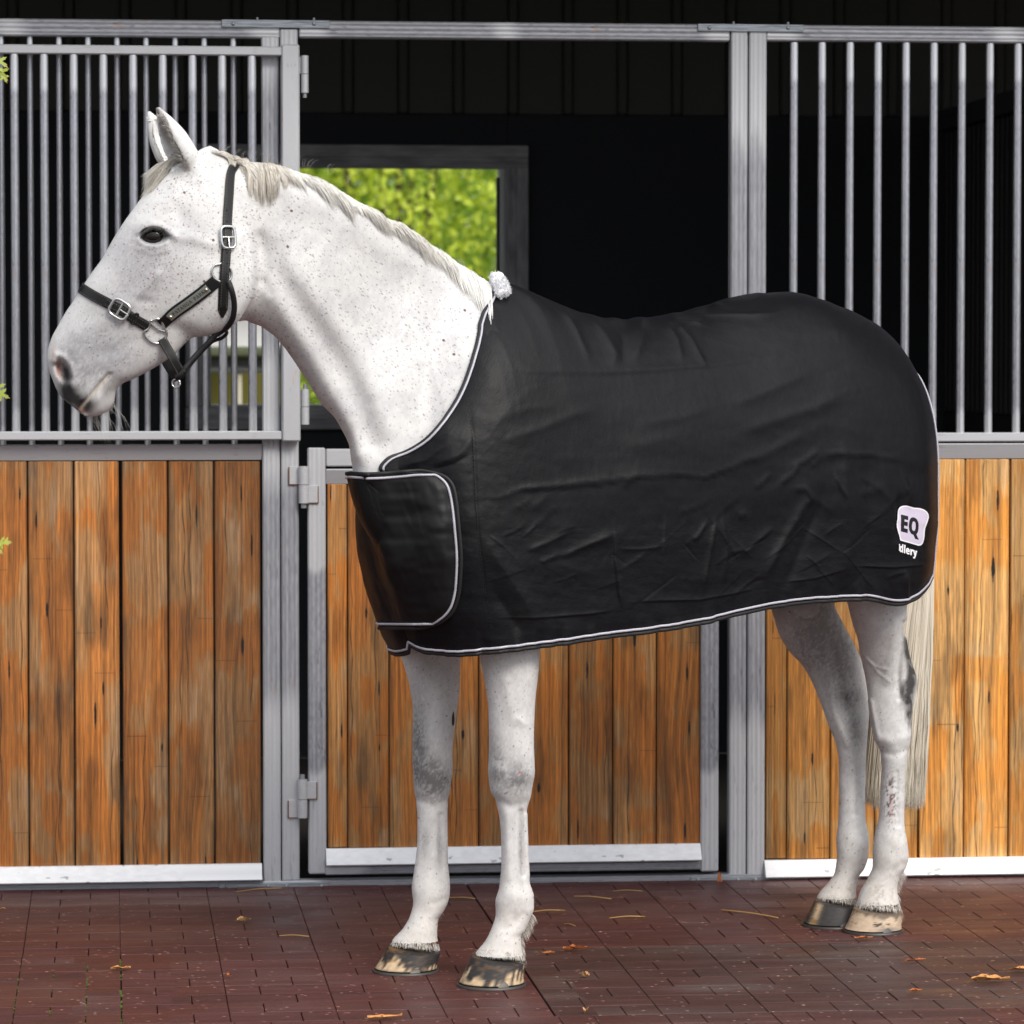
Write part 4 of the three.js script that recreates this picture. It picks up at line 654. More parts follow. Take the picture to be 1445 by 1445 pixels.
// ---- eyes, hooves, chestnut
{
  const c = V(217.5, 334, DH - 0.081), g = new THREE.SphereGeometry(0.0285, 40, 28); g.scale(1.05, 0.92, 0.85); g.translate(...c);
  const eyeM = phys({ color: new THREE.Color().setRGB(0.006, 0.0035, 0.0025), roughness: 0.12, ior: 1.3, clearcoat: 0.6, clearcoatRoughness: 0.02 });
  const e = part('eye', local(g), eyeM, horse);
  const c2 = V(217.5, 334, DH + 0.081), g2 = new THREE.SphereGeometry(0.0265, 24, 18); g2.scale(1.05, 0.92, 0.85); g2.translate(...c2); part('eye', local(g2), eyeM, horse);
  // lids and lashes over the ball
  const lid = (pts, r, m, D) => tube(spline(pts.map((p) => V(p[0], p[1], p[2])), 26), r, 8, (k) => 0.25 + 0.75 * Math.sin(Math.PI * clamp(k, 0.02, 0.98)));
  const up = [[198, 337, DH - 0.099], [204, 327, DH - 0.1045], [216, 321.5, DH - 0.1085], [229, 325, DH - 0.1065], [238, 332, DH - 0.1], [244, 334, DH - 0.099]], lo = [[198, 337, DH - 0.099], [206, 344, DH - 0.104], [219, 347, DH - 0.1065], [231, 343, DH - 0.104], [241, 335, DH - 0.099]];
  part('eyelid', local(mergeGeometries([lid(up, 0.0042), lid(lo, 0.003)])), std({ color: new THREE.Color().setRGB(0.035, 0.032, 0.032), roughness: 0.55 }), horse);
  const r = rng(5), L = []; for (let k = 0; k < 34; k++) { const t = 0.12 + 0.76 * r(), P = spline(up.map((p) => V(p[0], p[1], p[2] - 0.003)), 20), a = P[Math.round(t * 20)], ln = 0.008 + 0.008 * r(); L.push(tube([a, add(a, [-0.3 * ln + 0.003 * (r() - 0.5), -0.25 * ln, 0.8 * ln]), add(a, [-0.6 * ln + 0.004 * (r() - 0.5), -0.75 * ln, 1.3 * ln])], 0.00032, 3, (q) => 1 - 0.8 * q)); }
  part('eyelashes', local(mergeGeometries(L)), std({ color: 0x55504c, roughness: 0.8 }), horse);
  const ch = new THREE.SphereGeometry(1, 14, 10); ch.scale(0.0042, 0.0205, 0.003); ch.rotateZ(0.05); const cp = hit(639, 1013, 9.1, 9.6) || V(639, 1013, 9.28); ch.translate(...cp); part('chestnut', local(ch), std({ color: new THREE.Color().setRGB(0.03, 0.028, 0.022), roughness: 0.95 }), horse);
}
function hoof(o) { // o: ground outline left, right, base py, coronet left/right py..., colours
  // built in the horse's sight axes: stacked ovals from the ground to the coronet, leaning back from the toe
  const nA = 56, nL = 22, P = [], C = [], U = [], I = [], foot = (px) => V(px, o.gy, o.D);
  const gl = V(o.gl, o.gy, o.D)[0], gr = V(o.gr, o.gy, o.D)[0], cl = V(o.cl, o.cyl, o.D)[0], cr = V(o.cr, o.cyr, o.D)[0], yl = V(o.cl, o.cyl, o.D)[1], yr = V(o.cr, o.cyr, o.D)[1], zg = -o.D;
  const pt = (t, a) => { // t 0 ground .. 1 coronet
    const L = lerp(gl, cl, t), Rr = lerp(gr, cr, t), cx = (L + Rr) / 2, rx = (Rr - L) / 2, flare = 1 + 0.04 * Math.pow(1 - t, 6);
    const x = cx + rx * flare * Math.cos(a), z = zg + o.dz * t + rx * 0.93 * flare * Math.sin(a) * lerp(1, 0.92, t);
    const y = 0.008 + t * (lerp(yl, yr, 0.5 + 0.5 * Math.cos(a)) - 0.008 + o.bow * Math.sin(a));
    const rg = 0.0003 * Math.sin(t * 46 + 2 * noise(a * 2, o.seed)) ; return [x + rg * Math.cos(a), y, z + rg * Math.sin(a)];
  };
  for (let j = 0; j <= nL; j++) for (let i = 0; i <= nA; i++) { const t = j / nL, a = i / nA * Math.PI * 2, p = pt(t, a); P.push(...p); U.push(i / nA, t); C.push(...o.col(a, t, toPx(p))); }
  for (let j = 0; j < nL; j++) for (let i = 0; i < nA; i++) { const a = j * (nA + 1) + i, b = a + nA + 1; I.push(a, b, a + 1, a + 1, b, b + 1); }
  for (const [j, y] of [[0, 0.008], [nL, null]]) { const c = P.length / 3; const q = pt(j / nL, 0), s = pt(j / nL, Math.PI); P.push((q[0] + s[0]) / 2, y ?? (q[1] + s[1]) / 2, (q[2] + s[2]) / 2); U.push(0.5, 0.5); C.push(0.05, 0.04, 0.035); for (let i = 0; i < nA; i++) { const a = j * (nA + 1) + i; j ? I.push(c, a + 1, a) : I.push(c, a, a + 1); } }
  const g = new THREE.BufferGeometry(); g.setAttribute('position', new THREE.Float32BufferAttribute(P, 3)); g.setAttribute('uv', new THREE.Float32BufferAttribute(U, 2)); g.setAttribute('color', new THREE.Float32BufferAttribute(C, 3)); g.setIndex(I); g.computeVertexNormals();
  const m = part('hoof', local(g), phys({ vertexColors: true, specularIntensity: 0.45, roughness: 0.58, bumpMap: hoofBump, bumpScale: 0.0012, clearcoat: 0.06, clearcoatRoughness: 0.4 }), horse);
  // shoe: open-heeled steel rim and its clip
  const ring = []; for (let k = 0; k <= 60; k++) { const a = o.heel + 0.35 + (2 * Math.PI - 0.7) * k / 60, p = pt(0, a); ring.push([p[0] - 0.0015 * Math.cos(a), 0.0045, p[2] - 0.0015 * Math.sin(a)]); }
  const shoe = sweep(ring, ring.map(() => [0, 1, 0]), [[-0.006, -0.0045], [0.0035, -0.0045], [0.0035, 0.002], [-0.006, 0.002]]);
  const clips = []; for (const a0 of o.clips) { const Q = [], J = []; for (let r = 0; r <= 6; r++) for (let q = 0; q <= 8; q++) { const t = r / 6 * 0.26, w = 0.17 * (1 - (r / 6) ** 1.6), a = a0 + w * (q / 4 - 1), p = pt(t, a); Q.push(p[0] + 0.0022 * Math.cos(a), p[1] - (r === 0 ? 0.004 : 0), p[2] + 0.0022 * Math.sin(a)); } for (let r = 0; r < 6; r++) for (let q = 0; q < 8; q++) { const a = r * 9 + q; J.push(a, a + 9, a + 1, a + 1, a + 9, a + 10); } const cg = new THREE.BufferGeometry(); cg.setAttribute('position', new THREE.Float32BufferAttribute(Q, 3)); cg.setAttribute('uv', new THREE.Float32BufferAttribute(new Float32Array(Q.length / 3 * 2), 2)); cg.setIndex(J); cg.computeVertexNormals(); clips.push(cg); }
  part('horseshoe', [local(shoe), ...clips.map(local)], std({ color: 0x55524f, roughness: 0.5, metalness: 0.7, side: THREE.DoubleSide }), m);
}
const hoofBump = tex(256, 256, (u, v, i, j) => { const g = 128 + 80 * (fbm(u * 8, v * 40, 3, 3) - 0.5) + 70 * (fbm(u * 70, v * 5, 8, 2) - 0.5); return [g, g, g]; }, false, true);
const BONE = [0.58, 0.43, 0.27], INK = [0.035, 0.032, 0.032], RUST = [0.22, 0.12, 0.045];
const mixc = (a, b, t) => a.map((x, k) => lerp(x, b[k], clamp(t, 0, 1)));
const streaks = (a, t, seed) => fbm(a * 9, t * 1.6, seed, 3);
hoof({ gl: 530, gr: 615, gy: 1374, D: 9.285, cl: 548, cr: 622, cyl: 1335, cyr: 1343, dz: -0.012, bow: -0.008, seed: 1, heel: -0.55, clips: [1.25],
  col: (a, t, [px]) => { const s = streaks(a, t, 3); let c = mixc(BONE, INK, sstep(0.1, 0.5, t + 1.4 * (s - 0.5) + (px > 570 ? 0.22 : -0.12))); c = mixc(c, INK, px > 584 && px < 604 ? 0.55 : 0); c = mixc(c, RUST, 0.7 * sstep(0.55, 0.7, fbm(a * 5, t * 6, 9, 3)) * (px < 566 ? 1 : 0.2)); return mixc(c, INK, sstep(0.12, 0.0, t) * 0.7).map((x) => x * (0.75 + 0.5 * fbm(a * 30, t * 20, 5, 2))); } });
hoof({ gl: 649, gr: 738, gy: 1393, D: 9.075, cl: 666, cr: 742, cyl: 1347, cyr: 1358, dz: -0.012, bow: -0.008, seed: 2, heel: -0.55, clips: [1.2],
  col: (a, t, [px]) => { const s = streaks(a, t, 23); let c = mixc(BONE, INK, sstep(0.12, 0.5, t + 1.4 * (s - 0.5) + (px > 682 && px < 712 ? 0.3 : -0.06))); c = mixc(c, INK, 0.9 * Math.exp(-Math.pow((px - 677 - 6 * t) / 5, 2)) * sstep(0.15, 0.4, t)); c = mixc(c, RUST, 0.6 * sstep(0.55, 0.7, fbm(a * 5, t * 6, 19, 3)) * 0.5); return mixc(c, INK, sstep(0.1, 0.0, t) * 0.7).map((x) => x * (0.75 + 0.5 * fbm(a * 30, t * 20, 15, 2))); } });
hoof({ gl: 1193, gr: 1271, gy: 1317, D: 9.93, cl: 1206, cr: 1274, cyl: 1281, cyr: 1288, dz: -0.012, bow: -0.006, seed: 3, heel: -0.5, clips: [1.15],
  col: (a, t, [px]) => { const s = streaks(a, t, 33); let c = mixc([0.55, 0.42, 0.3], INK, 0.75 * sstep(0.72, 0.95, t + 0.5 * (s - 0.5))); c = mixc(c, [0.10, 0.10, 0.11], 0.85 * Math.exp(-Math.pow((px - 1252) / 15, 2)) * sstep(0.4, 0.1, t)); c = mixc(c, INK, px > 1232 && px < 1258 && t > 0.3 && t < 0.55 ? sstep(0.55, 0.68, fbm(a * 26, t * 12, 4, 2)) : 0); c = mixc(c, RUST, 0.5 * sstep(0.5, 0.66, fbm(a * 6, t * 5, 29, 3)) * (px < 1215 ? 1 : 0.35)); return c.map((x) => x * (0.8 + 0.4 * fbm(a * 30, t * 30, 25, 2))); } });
hoof({ gl: 1135.5, gr: 1214, gy: 1309, D: 10.035, cl: 1151, cr: 1216, cyl: 1269, cyr: 1280, dz: -0.012, bow: -0.006, seed: 4, heel: -0.5, clips: [1.2],
  col: (a, t, [px]) => { let c = INK.map((x) => x * 1.4); const q = px - (1146 + 12 * t); c = mixc(c, BONE, 0.95 * Math.exp(-Math.pow(q / 4.2, 2)) * sstep(1.02, 0.85, t)); c = mixc(c, RUST, 0.8 * sstep(0.5, 0.65, fbm(a * 5, t * 5, 39, 3)) * (px < 1152 ? 1 : 0)); return c.map((x) => x * (0.7 + 0.6 * fbm(a * 30, t * 30, 35, 2))); } });

// ---- hair
function lerp3b(a, b, t) { return [0, 1, 2].map((k) => lerp(a[k], b[k], t)); }
function strands(list, m, name, parent, sides = 3) { // list: [points, radius, colour]
  const P = [], N = [], C = [], I = [];
  for (const [pts, r0, col] of list) {
    const n = pts.length, base = P.length / 3;
    for (let i = 0; i < n; i++) {
      const t = norm(sub(pts[Math.min(n - 1, i + 1)], pts[Math.max(0, i - 1)])), a = norm(cross(t, [0.3, 0.2, 1])), b = cross(t, a), k = i / (n - 1), r = r0 * (k < 0.7 ? 1 : lerp(1, 0.12, (k - 0.7) / 0.3));
      for (let q = 0; q < sides; q++) { const w = q / sides * 2 * Math.PI, d = add(mul(a, Math.cos(w)), mul(b, Math.sin(w))); P.push(...add(pts[i], mul(d, r))); N.push(...d); C.push(col[0], col[1], col[2]); }
    }
    for (let i = 0; i < n - 1; i++) for (let q = 0; q < sides; q++) { const A = base + i * sides + q, B = base + i * sides + (q + 1) % sides; I.push(A, B, A + sides, B, B + sides, A + sides); }
  }
  const g = new THREE.BufferGeometry(); g.setAttribute('position', new THREE.Float32BufferAttribute(P, 3)); g.setAttribute('normal', new THREE.Float32BufferAttribute(N, 3)); g.setAttribute('color', new THREE.Float32BufferAttribute(C, 3)); g.setIndex(I);
  return part(name, local(g), m, parent);
}
const hairM = phys({ vertexColors: true, roughness: 0.5, sheen: 0.3, sheenRoughness: 0.5, transmission: 0 });
const tint = (r, b, v = 0.16) => { const k = 1 + v * (r() - 0.5) * 2; return b.map((x) => x * k); };
const CREST = [[290, 211], [310, 219], [330, 227], [358, 230], [394, 238], [430, 248], [480, 272], [530, 301], [580, 329], [630, 361], [680, 394], [697, 405]];
const crestAt = (k) => { const t = clamp(k, 0, 1) * (CREST.length - 1), i = Math.min(CREST.length - 2, t | 0); return [lerp(CREST[i][0], CREST[i + 1][0], t - i), lerp(CREST[i][1], CREST[i + 1][1], t - i)]; };
const neckD = (px, py) => interp([[-0.1, 8.9], [0.3, 8.98], [0.6, 9.12], [1, 9.2], [1.2, 9.22]], ((px - 300) * 400 + (py - 300) * 300) / 250000);
function lie(pts, lift) { return pts.map((p, i) => { let q = p; for (let k = 0; k < 4; k++) { const d = body(...q); const want = lift * (0.3 + 0.7 * i / pts.length); if (d >= want) break; const n = norm(grad(body, q, 0.004)); q = add(q, mul(n, (want - d) * 0.95)); } return q; }); }
{
  const r = rng(41), L = [];
  // hair laid over the skin: each point is found on the coat and lifted a little off it
  const laid = (path, D, off) => spline(path.map(([x, y], i) => { const p = hit(x, y, D - 0.45, D + 0.12) || toSkin(V(x, y + 3, D - 0.004)); return add(p, mul(skinN(p), off(i / (path.length - 1)))); }), 10);
  const topAt = (px) => (px < 400 ? interp([[290, 210], [300, 212], [320, 219], [330, 224], [345, 230], [370, 232], [400, 238]], px) : interp(CREST, px));
  for (let k = 0; k < 5200; k++) {
    const px = 330 + 360 * r(), D = neckD(px, 260) + 0.13 * sstep(430, 690, px), end = sstep(570, 690, px), cl = Math.floor(px / 11), ch = hash(cl, 7), lump = noise(px * 0.05, 3), gap = sstep(405, 416, px) * (1 - sstep(420, 436, px));
    const len = lerp(16 + 20 * lump, 62, end * (0.3 + 0.7 * r())) * (0.45 + 0.75 * r()) * (1 - 0.5 * gap), sl = (topAt(px + 10) - topAt(px - 10)) / 20;
    const along = lerp(0.95, 0.42 * (1 - 0.8 * sstep(655, 692, px)), end) + 0.25 * (ch - 0.5), down = lerp(0.15 + 0.5 * r() + 0.35 * ch, 0.95 + 0.3 * (ch - 0.5), end), y0 = topAt(px) + 0.5 + 7 * r() * r(), path = [];
    for (let i = 0; i < 6; i++) { const f = i / 5; path.push([Math.min(px + len * along * f, 693 + 3 * ch), y0 + len * along * f * sl + len * down * (0.35 * f + 0.65 * f * f)]); }
    const h = (0.0035 + 0.0075 * lump * (0.4 + r())) * lerp(1, 0.8, end), b = px < 400 ? [0.62, 0.585, 0.53] : lerp3b([0.74, 0.72, 0.675], [0.8, 0.79, 0.76], end);
    L.push([laid(path, D, (f) => 0.0012 + h * Math.sin(Math.PI * Math.min(1, 0.12 + f * 0.82))), 0.0005 + 0.0004 * r(), tint(r, b, 0.13)]);
  }
  // mousy hair behind the ears and the lock falling down the neck
  for (let k = 0; k < 2600; k++) {
    const u = r(), px = 300 + 88 * u, c = Math.floor(u * 17), ch = hash(c, 5), ch2 = hash(c, 9), lock = Math.exp(-Math.pow((px - 358) / 22, 2)), D = DH + 0.01, w = Math.pow(r(), 0.7);
    const ty = 10 + (12 + 52 * lock * (0.45 + 0.55 * ch)) * w, tx = 20 + 16 * (ch2 - 0.3) + 5 * (r() - 0.5) - 14 * lock, y0 = topAt(px) + 1 + 4 * r() * r(), path = [];
    for (let i = 0; i < 7; i++) { const f = i / 6, e = f * f * (3 - 2 * f); path.push([px + tx * (1 - (1 - f) * (1 - f)), Math.max(topAt(px + tx * f) + 1, y0 + ty * (0.25 * f + 0.75 * f * f))]); }
    L.push([laid(path, D, (f) => 0.0015 + (0.003 + 0.007 * ch * (0.4 + r())) * Math.sin(Math.PI * Math.min(1, 0.15 + f * 0.75))), 0.0005 + 0.0004 * r(), tint(r, lerp3b([0.5, 0.45, 0.37], [0.7, 0.665, 0.61], 0.75 * r() + 0.25 * ch2), 0.14)]);
  }
  // stray hairs standing off the crest
  for (let k = 0; k < 60; k++) { const px = 290 + 390 * r(), u = (px - 290) / 407, c = crestAt(clamp(u, 0, 1)), cy = px < 400 ? interp([[285, 211], [330, 218], [394, 230]], px) : c[1] - 2, D = neckD(px, cy) + 0.13 * sstep(430, 690, px), a = -1.2 + 1.6 * r(), ln = 6 + 14 * r(); L.push([spline([V(px, cy + 2, D), V(px + ln * 0.5 * Math.sin(a + 0.8), cy - ln * 0.45, D - 0.01 * (r() - 0.5)), V(px + ln * Math.sin(a + 1.2) * 0.9, cy - ln * 0.55 - 4 * r(), D - 0.03 * (r() - 0.5))], 6), 0.0002, [0.6, 0.58, 0.54]]); }
  strands(L, hairM, 'mane', horse);
}
{
  const r = rng(51), L = [];
  for (let k = 0; k < 950; k++) { const u = r(), w = r(), px = lerp(236, 264, u), py = lerp(232, 224, u), z = DH + 0.03 - 0.07 * w, tx = lerp(196, 222, Math.pow(r(), 0.8)) + 8 * u, ty = lerp(283, 246, r()) ; const g = [V(px, py + 3, z), V(lerp(px, tx, 0.3), lerp(py, ty, 0.12) - 4, z - 0.006), V(lerp(px, tx, 0.7), lerp(py, ty, 0.55) - 1, z - 0.008 * w), V(tx, ty, z - 0.012 * w)]; L.push([lie(spline(g, 8), 0.002 + 0.005 * r()), 0.00055, tint(r, [0.62, 0.585, 0.52], 0.22)]); }
  strands(L, hairM, 'forelock', horse);
}
{ // tail behind the near hind leg
  const r = rng(61), L = [];
  for (let k = 0; k < 5200; k++) {
    const a = r() * 6.283, q = Math.sqrt(r()), ox = Math.cos(a) * q, oz = Math.sin(a) * q, D = 10.23;
    const tipY = 1147 - 10 * r() - (r() < 0.5 ? 210 * r() * r() * r() : 0) - 9 * noise(ox * 5 + 20, oz * 5, 3) - 26 * Math.max(0, -ox) * r(), wv = 3 * (noise(ox * 3 + 9, oz * 3 + 9) - 0.5);
    const X = (py) => interp([[560, 1290, 12], [700, 1300, 18], [830, 1290, 28], [900, 1279, 37], [1000, 1268, 44], [1080, 1261, 46], [1150, 1257, 46]], py);
    const pts = [600, 700, 830, 930, 1020, 1090, 1150].filter((y) => y < tipY).concat([tipY]).map((y) => { const [c, w] = X(y); return V(c + ox * w + wv * sstep(800, 1150, y) * 3 + 2.6 * Math.sin(y * 0.013 + k) * sstep(800, 1000, y), y, D + 0.035 * oz * w / 30); });
    const edge = sstep(-0.2, -1, ox); L.push([pts, 0.0009 + 0.0006 * r(), tint(r, mixc([0.75, 0.69, 0.58], [0.56, 0.49, 0.37], edge * 0.6 + 0.4 * r()), 0.14)]);
  }
  strands(L, hairM, 'tail', horse);
}
{ // feathers, coronet fringe, chin whiskers and ear hair
  const r = rng(71), L = [], tuft = (n, f) => { for (let k = 0; k < n; k++) { const s = f(); if (s) L.push(s); } };
  const curve = (p, d, ln, sag, col, rad) => [[p, add(p, mul(d, ln * 0.5)), add(add(p, mul(d, ln * 0.9)), [0, -sag * ln, 0])], rad, tint(r, col, 0.2)];
  for (const [cx, w, y0, yM, D, n] of [[704, 39, 1347, 1357, 9.02, 620], [585, 37, 1335, 1343, 9.23, 520], [1240, 34, 1281, 1288, 9.87, 520], [1183, 33, 1270, 1280, 9.98, 420]]) tuft(n, () => { const u = 2 * r() - 1, px = cx + u * w, py = lerp(y0, yM, (u + 1) / 2) - 3 - 8 * r(), p = hit(px, py, D - 0.2, D + 0.25); if (!p) return null; const nn = skinN(p); return curve(p, norm(add(mul(nn, 0.3), [-0.05 + 0.15 * (r() - 0.5), -1, 0])), 0.006 + 0.010 * r() * r(), 0.1, r() < 0.3 ? [0.3, 0.26, 0.21] : [0.7, 0.67, 0.62], 0.00042); });
  for (const [pts, D, n, ln] of [[[[750, 1288], [744, 1306], [737, 1322], [742, 1348]], 9.12, 260, 0.022], [[[622, 1284], [618, 1300], [621, 1335]], 9.36, 160, 0.016], [[[1276, 1228], [1270, 1240], [1272, 1270], [1273, 1292]], 9.98, 240, 0.022], [[[1214, 1232], [1208, 1240], [1206, 1252]], 10.15, 200, 0.03]]) tuft(n, () => { const u = r() * (pts.length - 1), i = Math.min(pts.length - 2, u | 0), px = lerp(pts[i][0], pts[i + 1][0], u - i) + (r() - 0.5) * 3, py = lerp(pts[i][1], pts[i + 1][1], u - i), p = toSkin(V(px, py, D + 0.03 * (r() - 0.5)), -0.002); return curve(p, norm([0.55 + 0.3 * r(), -0.8, 0.3 * (r() - 0.5)]), ln * (0.5 + 0.7 * r()), 0.35, [0.66, 0.62, 0.56], 0.0004); });
  tuft(130, () => { const px = 118 + 44 * r(), py = 586 - 20 * Math.max(0, (px - 140) / 22) - 6 * r(), p = toSkin(V(px, py, DH - 0.045 + 0.05 * r()), -0.001); return curve(p, norm([-0.1 + 0.5 * r(), -1, 0.4 * (r() - 0.5)]), 0.010 + 0.012 * r(), 0.05, [0.64, 0.62, 0.6], 0.00028); });
  tuft(26, () => { const px = 115 + 55 * r(), py = 584 - 0.5 * Math.max(0, px - 138), p = toSkin(V(px, py, DH - 0.04), 0); return curve(p, norm([0.1 + 0.9 * r(), -0.8, 0.5 * r()]), 0.03 + 0.05 * r(), 0.25, [0.55, 0.53, 0.5], 0.00025); });
  tuft(18, () => { const p = hit(118 + 40 * r(), 535 + 22 * r()); return p && curve(p, norm([-0.2 + 0.5 * r(), -0.3, 1]), 0.02 + 0.02 * r(), 0.2, [0.45, 0.43, 0.41], 0.00025); });
  tuft(420, () => { const t = r(), px = lerp(228, 263, t) + 6 * (r() - 0.2), py = lerp(163, 236, t), p = V(px, py, DH - 0.068 - 0.012 * r()); return curve(p, norm([-0.35 + 0.3 * r(), 0.5 - 0.5 * r(), 0.7 * r()]), 0.012 + 0.014 * r(), 0.1, r() < 0.4 ? [0.33, 0.3, 0.27] : [0.62, 0.6, 0.56], 0.00035); });
  tuft(200, () => { const t = r(), p = toSkin(V(lerp(211, 232, t), lerp(165, 222, t), DH + 0.07), 0); return curve(p, norm([-1, 0.1 * r(), 0.3]), 0.006 + 0.008 * r(), 0.1, [0.7, 0.68, 0.64], 0.00035); });
  strands(L, hairM, 'fine_hair', horse);
}

// ------------------------------------------------------------------ the rug
// near half: stations from the tail round the near side to the middle of the chest; plan (s forward, l to the horse's left), top edge, all sight points
const RUG = [ // s, l of the widest line | top edge: px, l
  [-0.83, 0.155, 1282, 0.0], [-0.82, 0.168, 1279, 0.0], [-0.805, 0.184, 1275, 0.0], [-0.775, 0.208, 1262, 0], [-0.70, 0.258, 1228, 0], [-0.58, 0.288, 1170, 0], [-0.44, 0.3, 1106, 0], [-0.28, 0.296, 1032, 0], [-0.1, 0.294, 950, 0], [0.1, 0.298, 862, 0], [0.28, 0.296, 790, 0], [0.4, 0.286, 745, 0], [0.465, 0.278, 715, 0.006],
  [0.505, 0.274, 703, 0.02], [0.55, 0.268, 697, 0.065], [0.6, 0.262, 690, 0.1], [0.66, 0.252, 673, 0.13], [0.725, 0.236, 640, 0.142], [0.785, 0.212, 604, 0.128], [0.825, 0.18, 570, 0.082], [0.852, 0.125, 547, 0.045], [0.872, 0.06, 536, 0.02], [0.875, 0.0, 521, 0.0],
];
const YTOP = [[515, 682], [536, 680], [543, 664], [547, 655], [570, 641], [604, 617], [640, 572], [673, 512], [690, 479], [697, 446], [703, 416], [712, 403]];
const HEM = [[500, 884], [530, 888], [555, 893], [562, 896], [572, 905], [585, 914], [605, 921], [640, 924], [690, 921], [760, 913], [860, 899], [950, 887], [1000, 877], [1020, 869], [1100, 856], [1180, 846], [1200, 845], [1240, 848], [1265, 852], [1281, 858], [1292, 850], [1302, 838], [1312, 822], [1322, 801], [1335, 797]];
const YW = 1.12; // height of the widest line
const stations = RUG.map(([s, l, tpx, tl], si) => {
  const O = HV(s, l, YW), py = si > 12 ? interp(YTOP, tpx) : interp(YSP, tpx) - 4, T = HP(tpx, py, tl), fr = sstep(0.6, 0.9, s), re = sstep(-0.6, -0.85, s);
  const H = HV(s - 0.085 * fr + 0.01 * re, l * (1 - 0.05 - 0.12 * fr), 0.9);
  let q = H; for (let k = 0; k < 6; k++) { const p = toPx(q); q = [H[0], V(p[0], interp(HEM, p[0]), -H[2])[1], H[2]]; }
  return { O, T, H: q };
});
{ // soften the station heights along the spine, then tabulate by arc length of the plan
  let L = 0; stations.forEach((s, i) => { if (i) L += Math.hypot(s.O[0] - stations[i - 1].O[0], s.O[2] - stations[i - 1].O[2]); s.w = L; }); stations.forEach((s) => (s.w /= L)); stations.L = L;
}
const rugTab = (key) => stations.map((s) => [s.w, ...s[key]]), tT = rugTab('T'), tO = rugTab('O'), tH = rugTab('H');
const MIR = (p) => { const [s, l] = slOf(p); return HV(s, -l, p[1]); };
function rugRaw(w, Y) { // w 0..1 near half tail -> chest, 1..2 far half; Y absolute height
  const far = w > 1, u = far ? 2 - w : w, T = interp(tT, u), O = interp(tO, u), H = interp(tH, u); let p;
  if (Y <= O[1]) { const t = (O[1] - Y) / Math.max(0.05, O[1] - H[1]), e = t * t * (1.5 - 0.5 * t); p = [lerp(O[0], H[0], e), Y, lerp(O[2], H[2], e)]; }
  else { const q = clamp((Y - O[1]) / (T[1] - O[1]), 0, 1), ex = lerp(2.25, 1.5, sstep(0.5, 0.75, u)), h = Math.pow(Math.max(0, 1 - Math.pow(q, ex)), 1 / 2.05); p = [lerp(T[0], O[0], h), Y, lerp(T[2], O[2], h)]; }
  return far ? MIR(p) : p;
}
const rugTop = (w) => { const u = w > 1 ? 2 - w : w; return interp(tT, u)[1]; }, rugBot = (w) => { const u = w > 1 ? 2 - w : w; const y = interp(tH, u)[1]; return w > 1 ? y - 0.015 : y; };
function rugAt(w, v) { // v 0 top .. 1 hem, even along the curve
  const u = w > 1 ? 2 - w : w, T = interp(tT, u), O = interp(tO, u), yb = rugBot(w), a = v * 1.0;
  const vw = 0.47; if (a < vw) { const f = Math.cos(a / vw * Math.PI / 2), q = Math.sin((1 - a / vw) * Math.PI / 2); return rugRaw(w, O[1] + (T[1] - O[1]) * q); }
  return rugRaw(w, lerp(O[1], yb, (a - vw) / (1 - vw)));
}
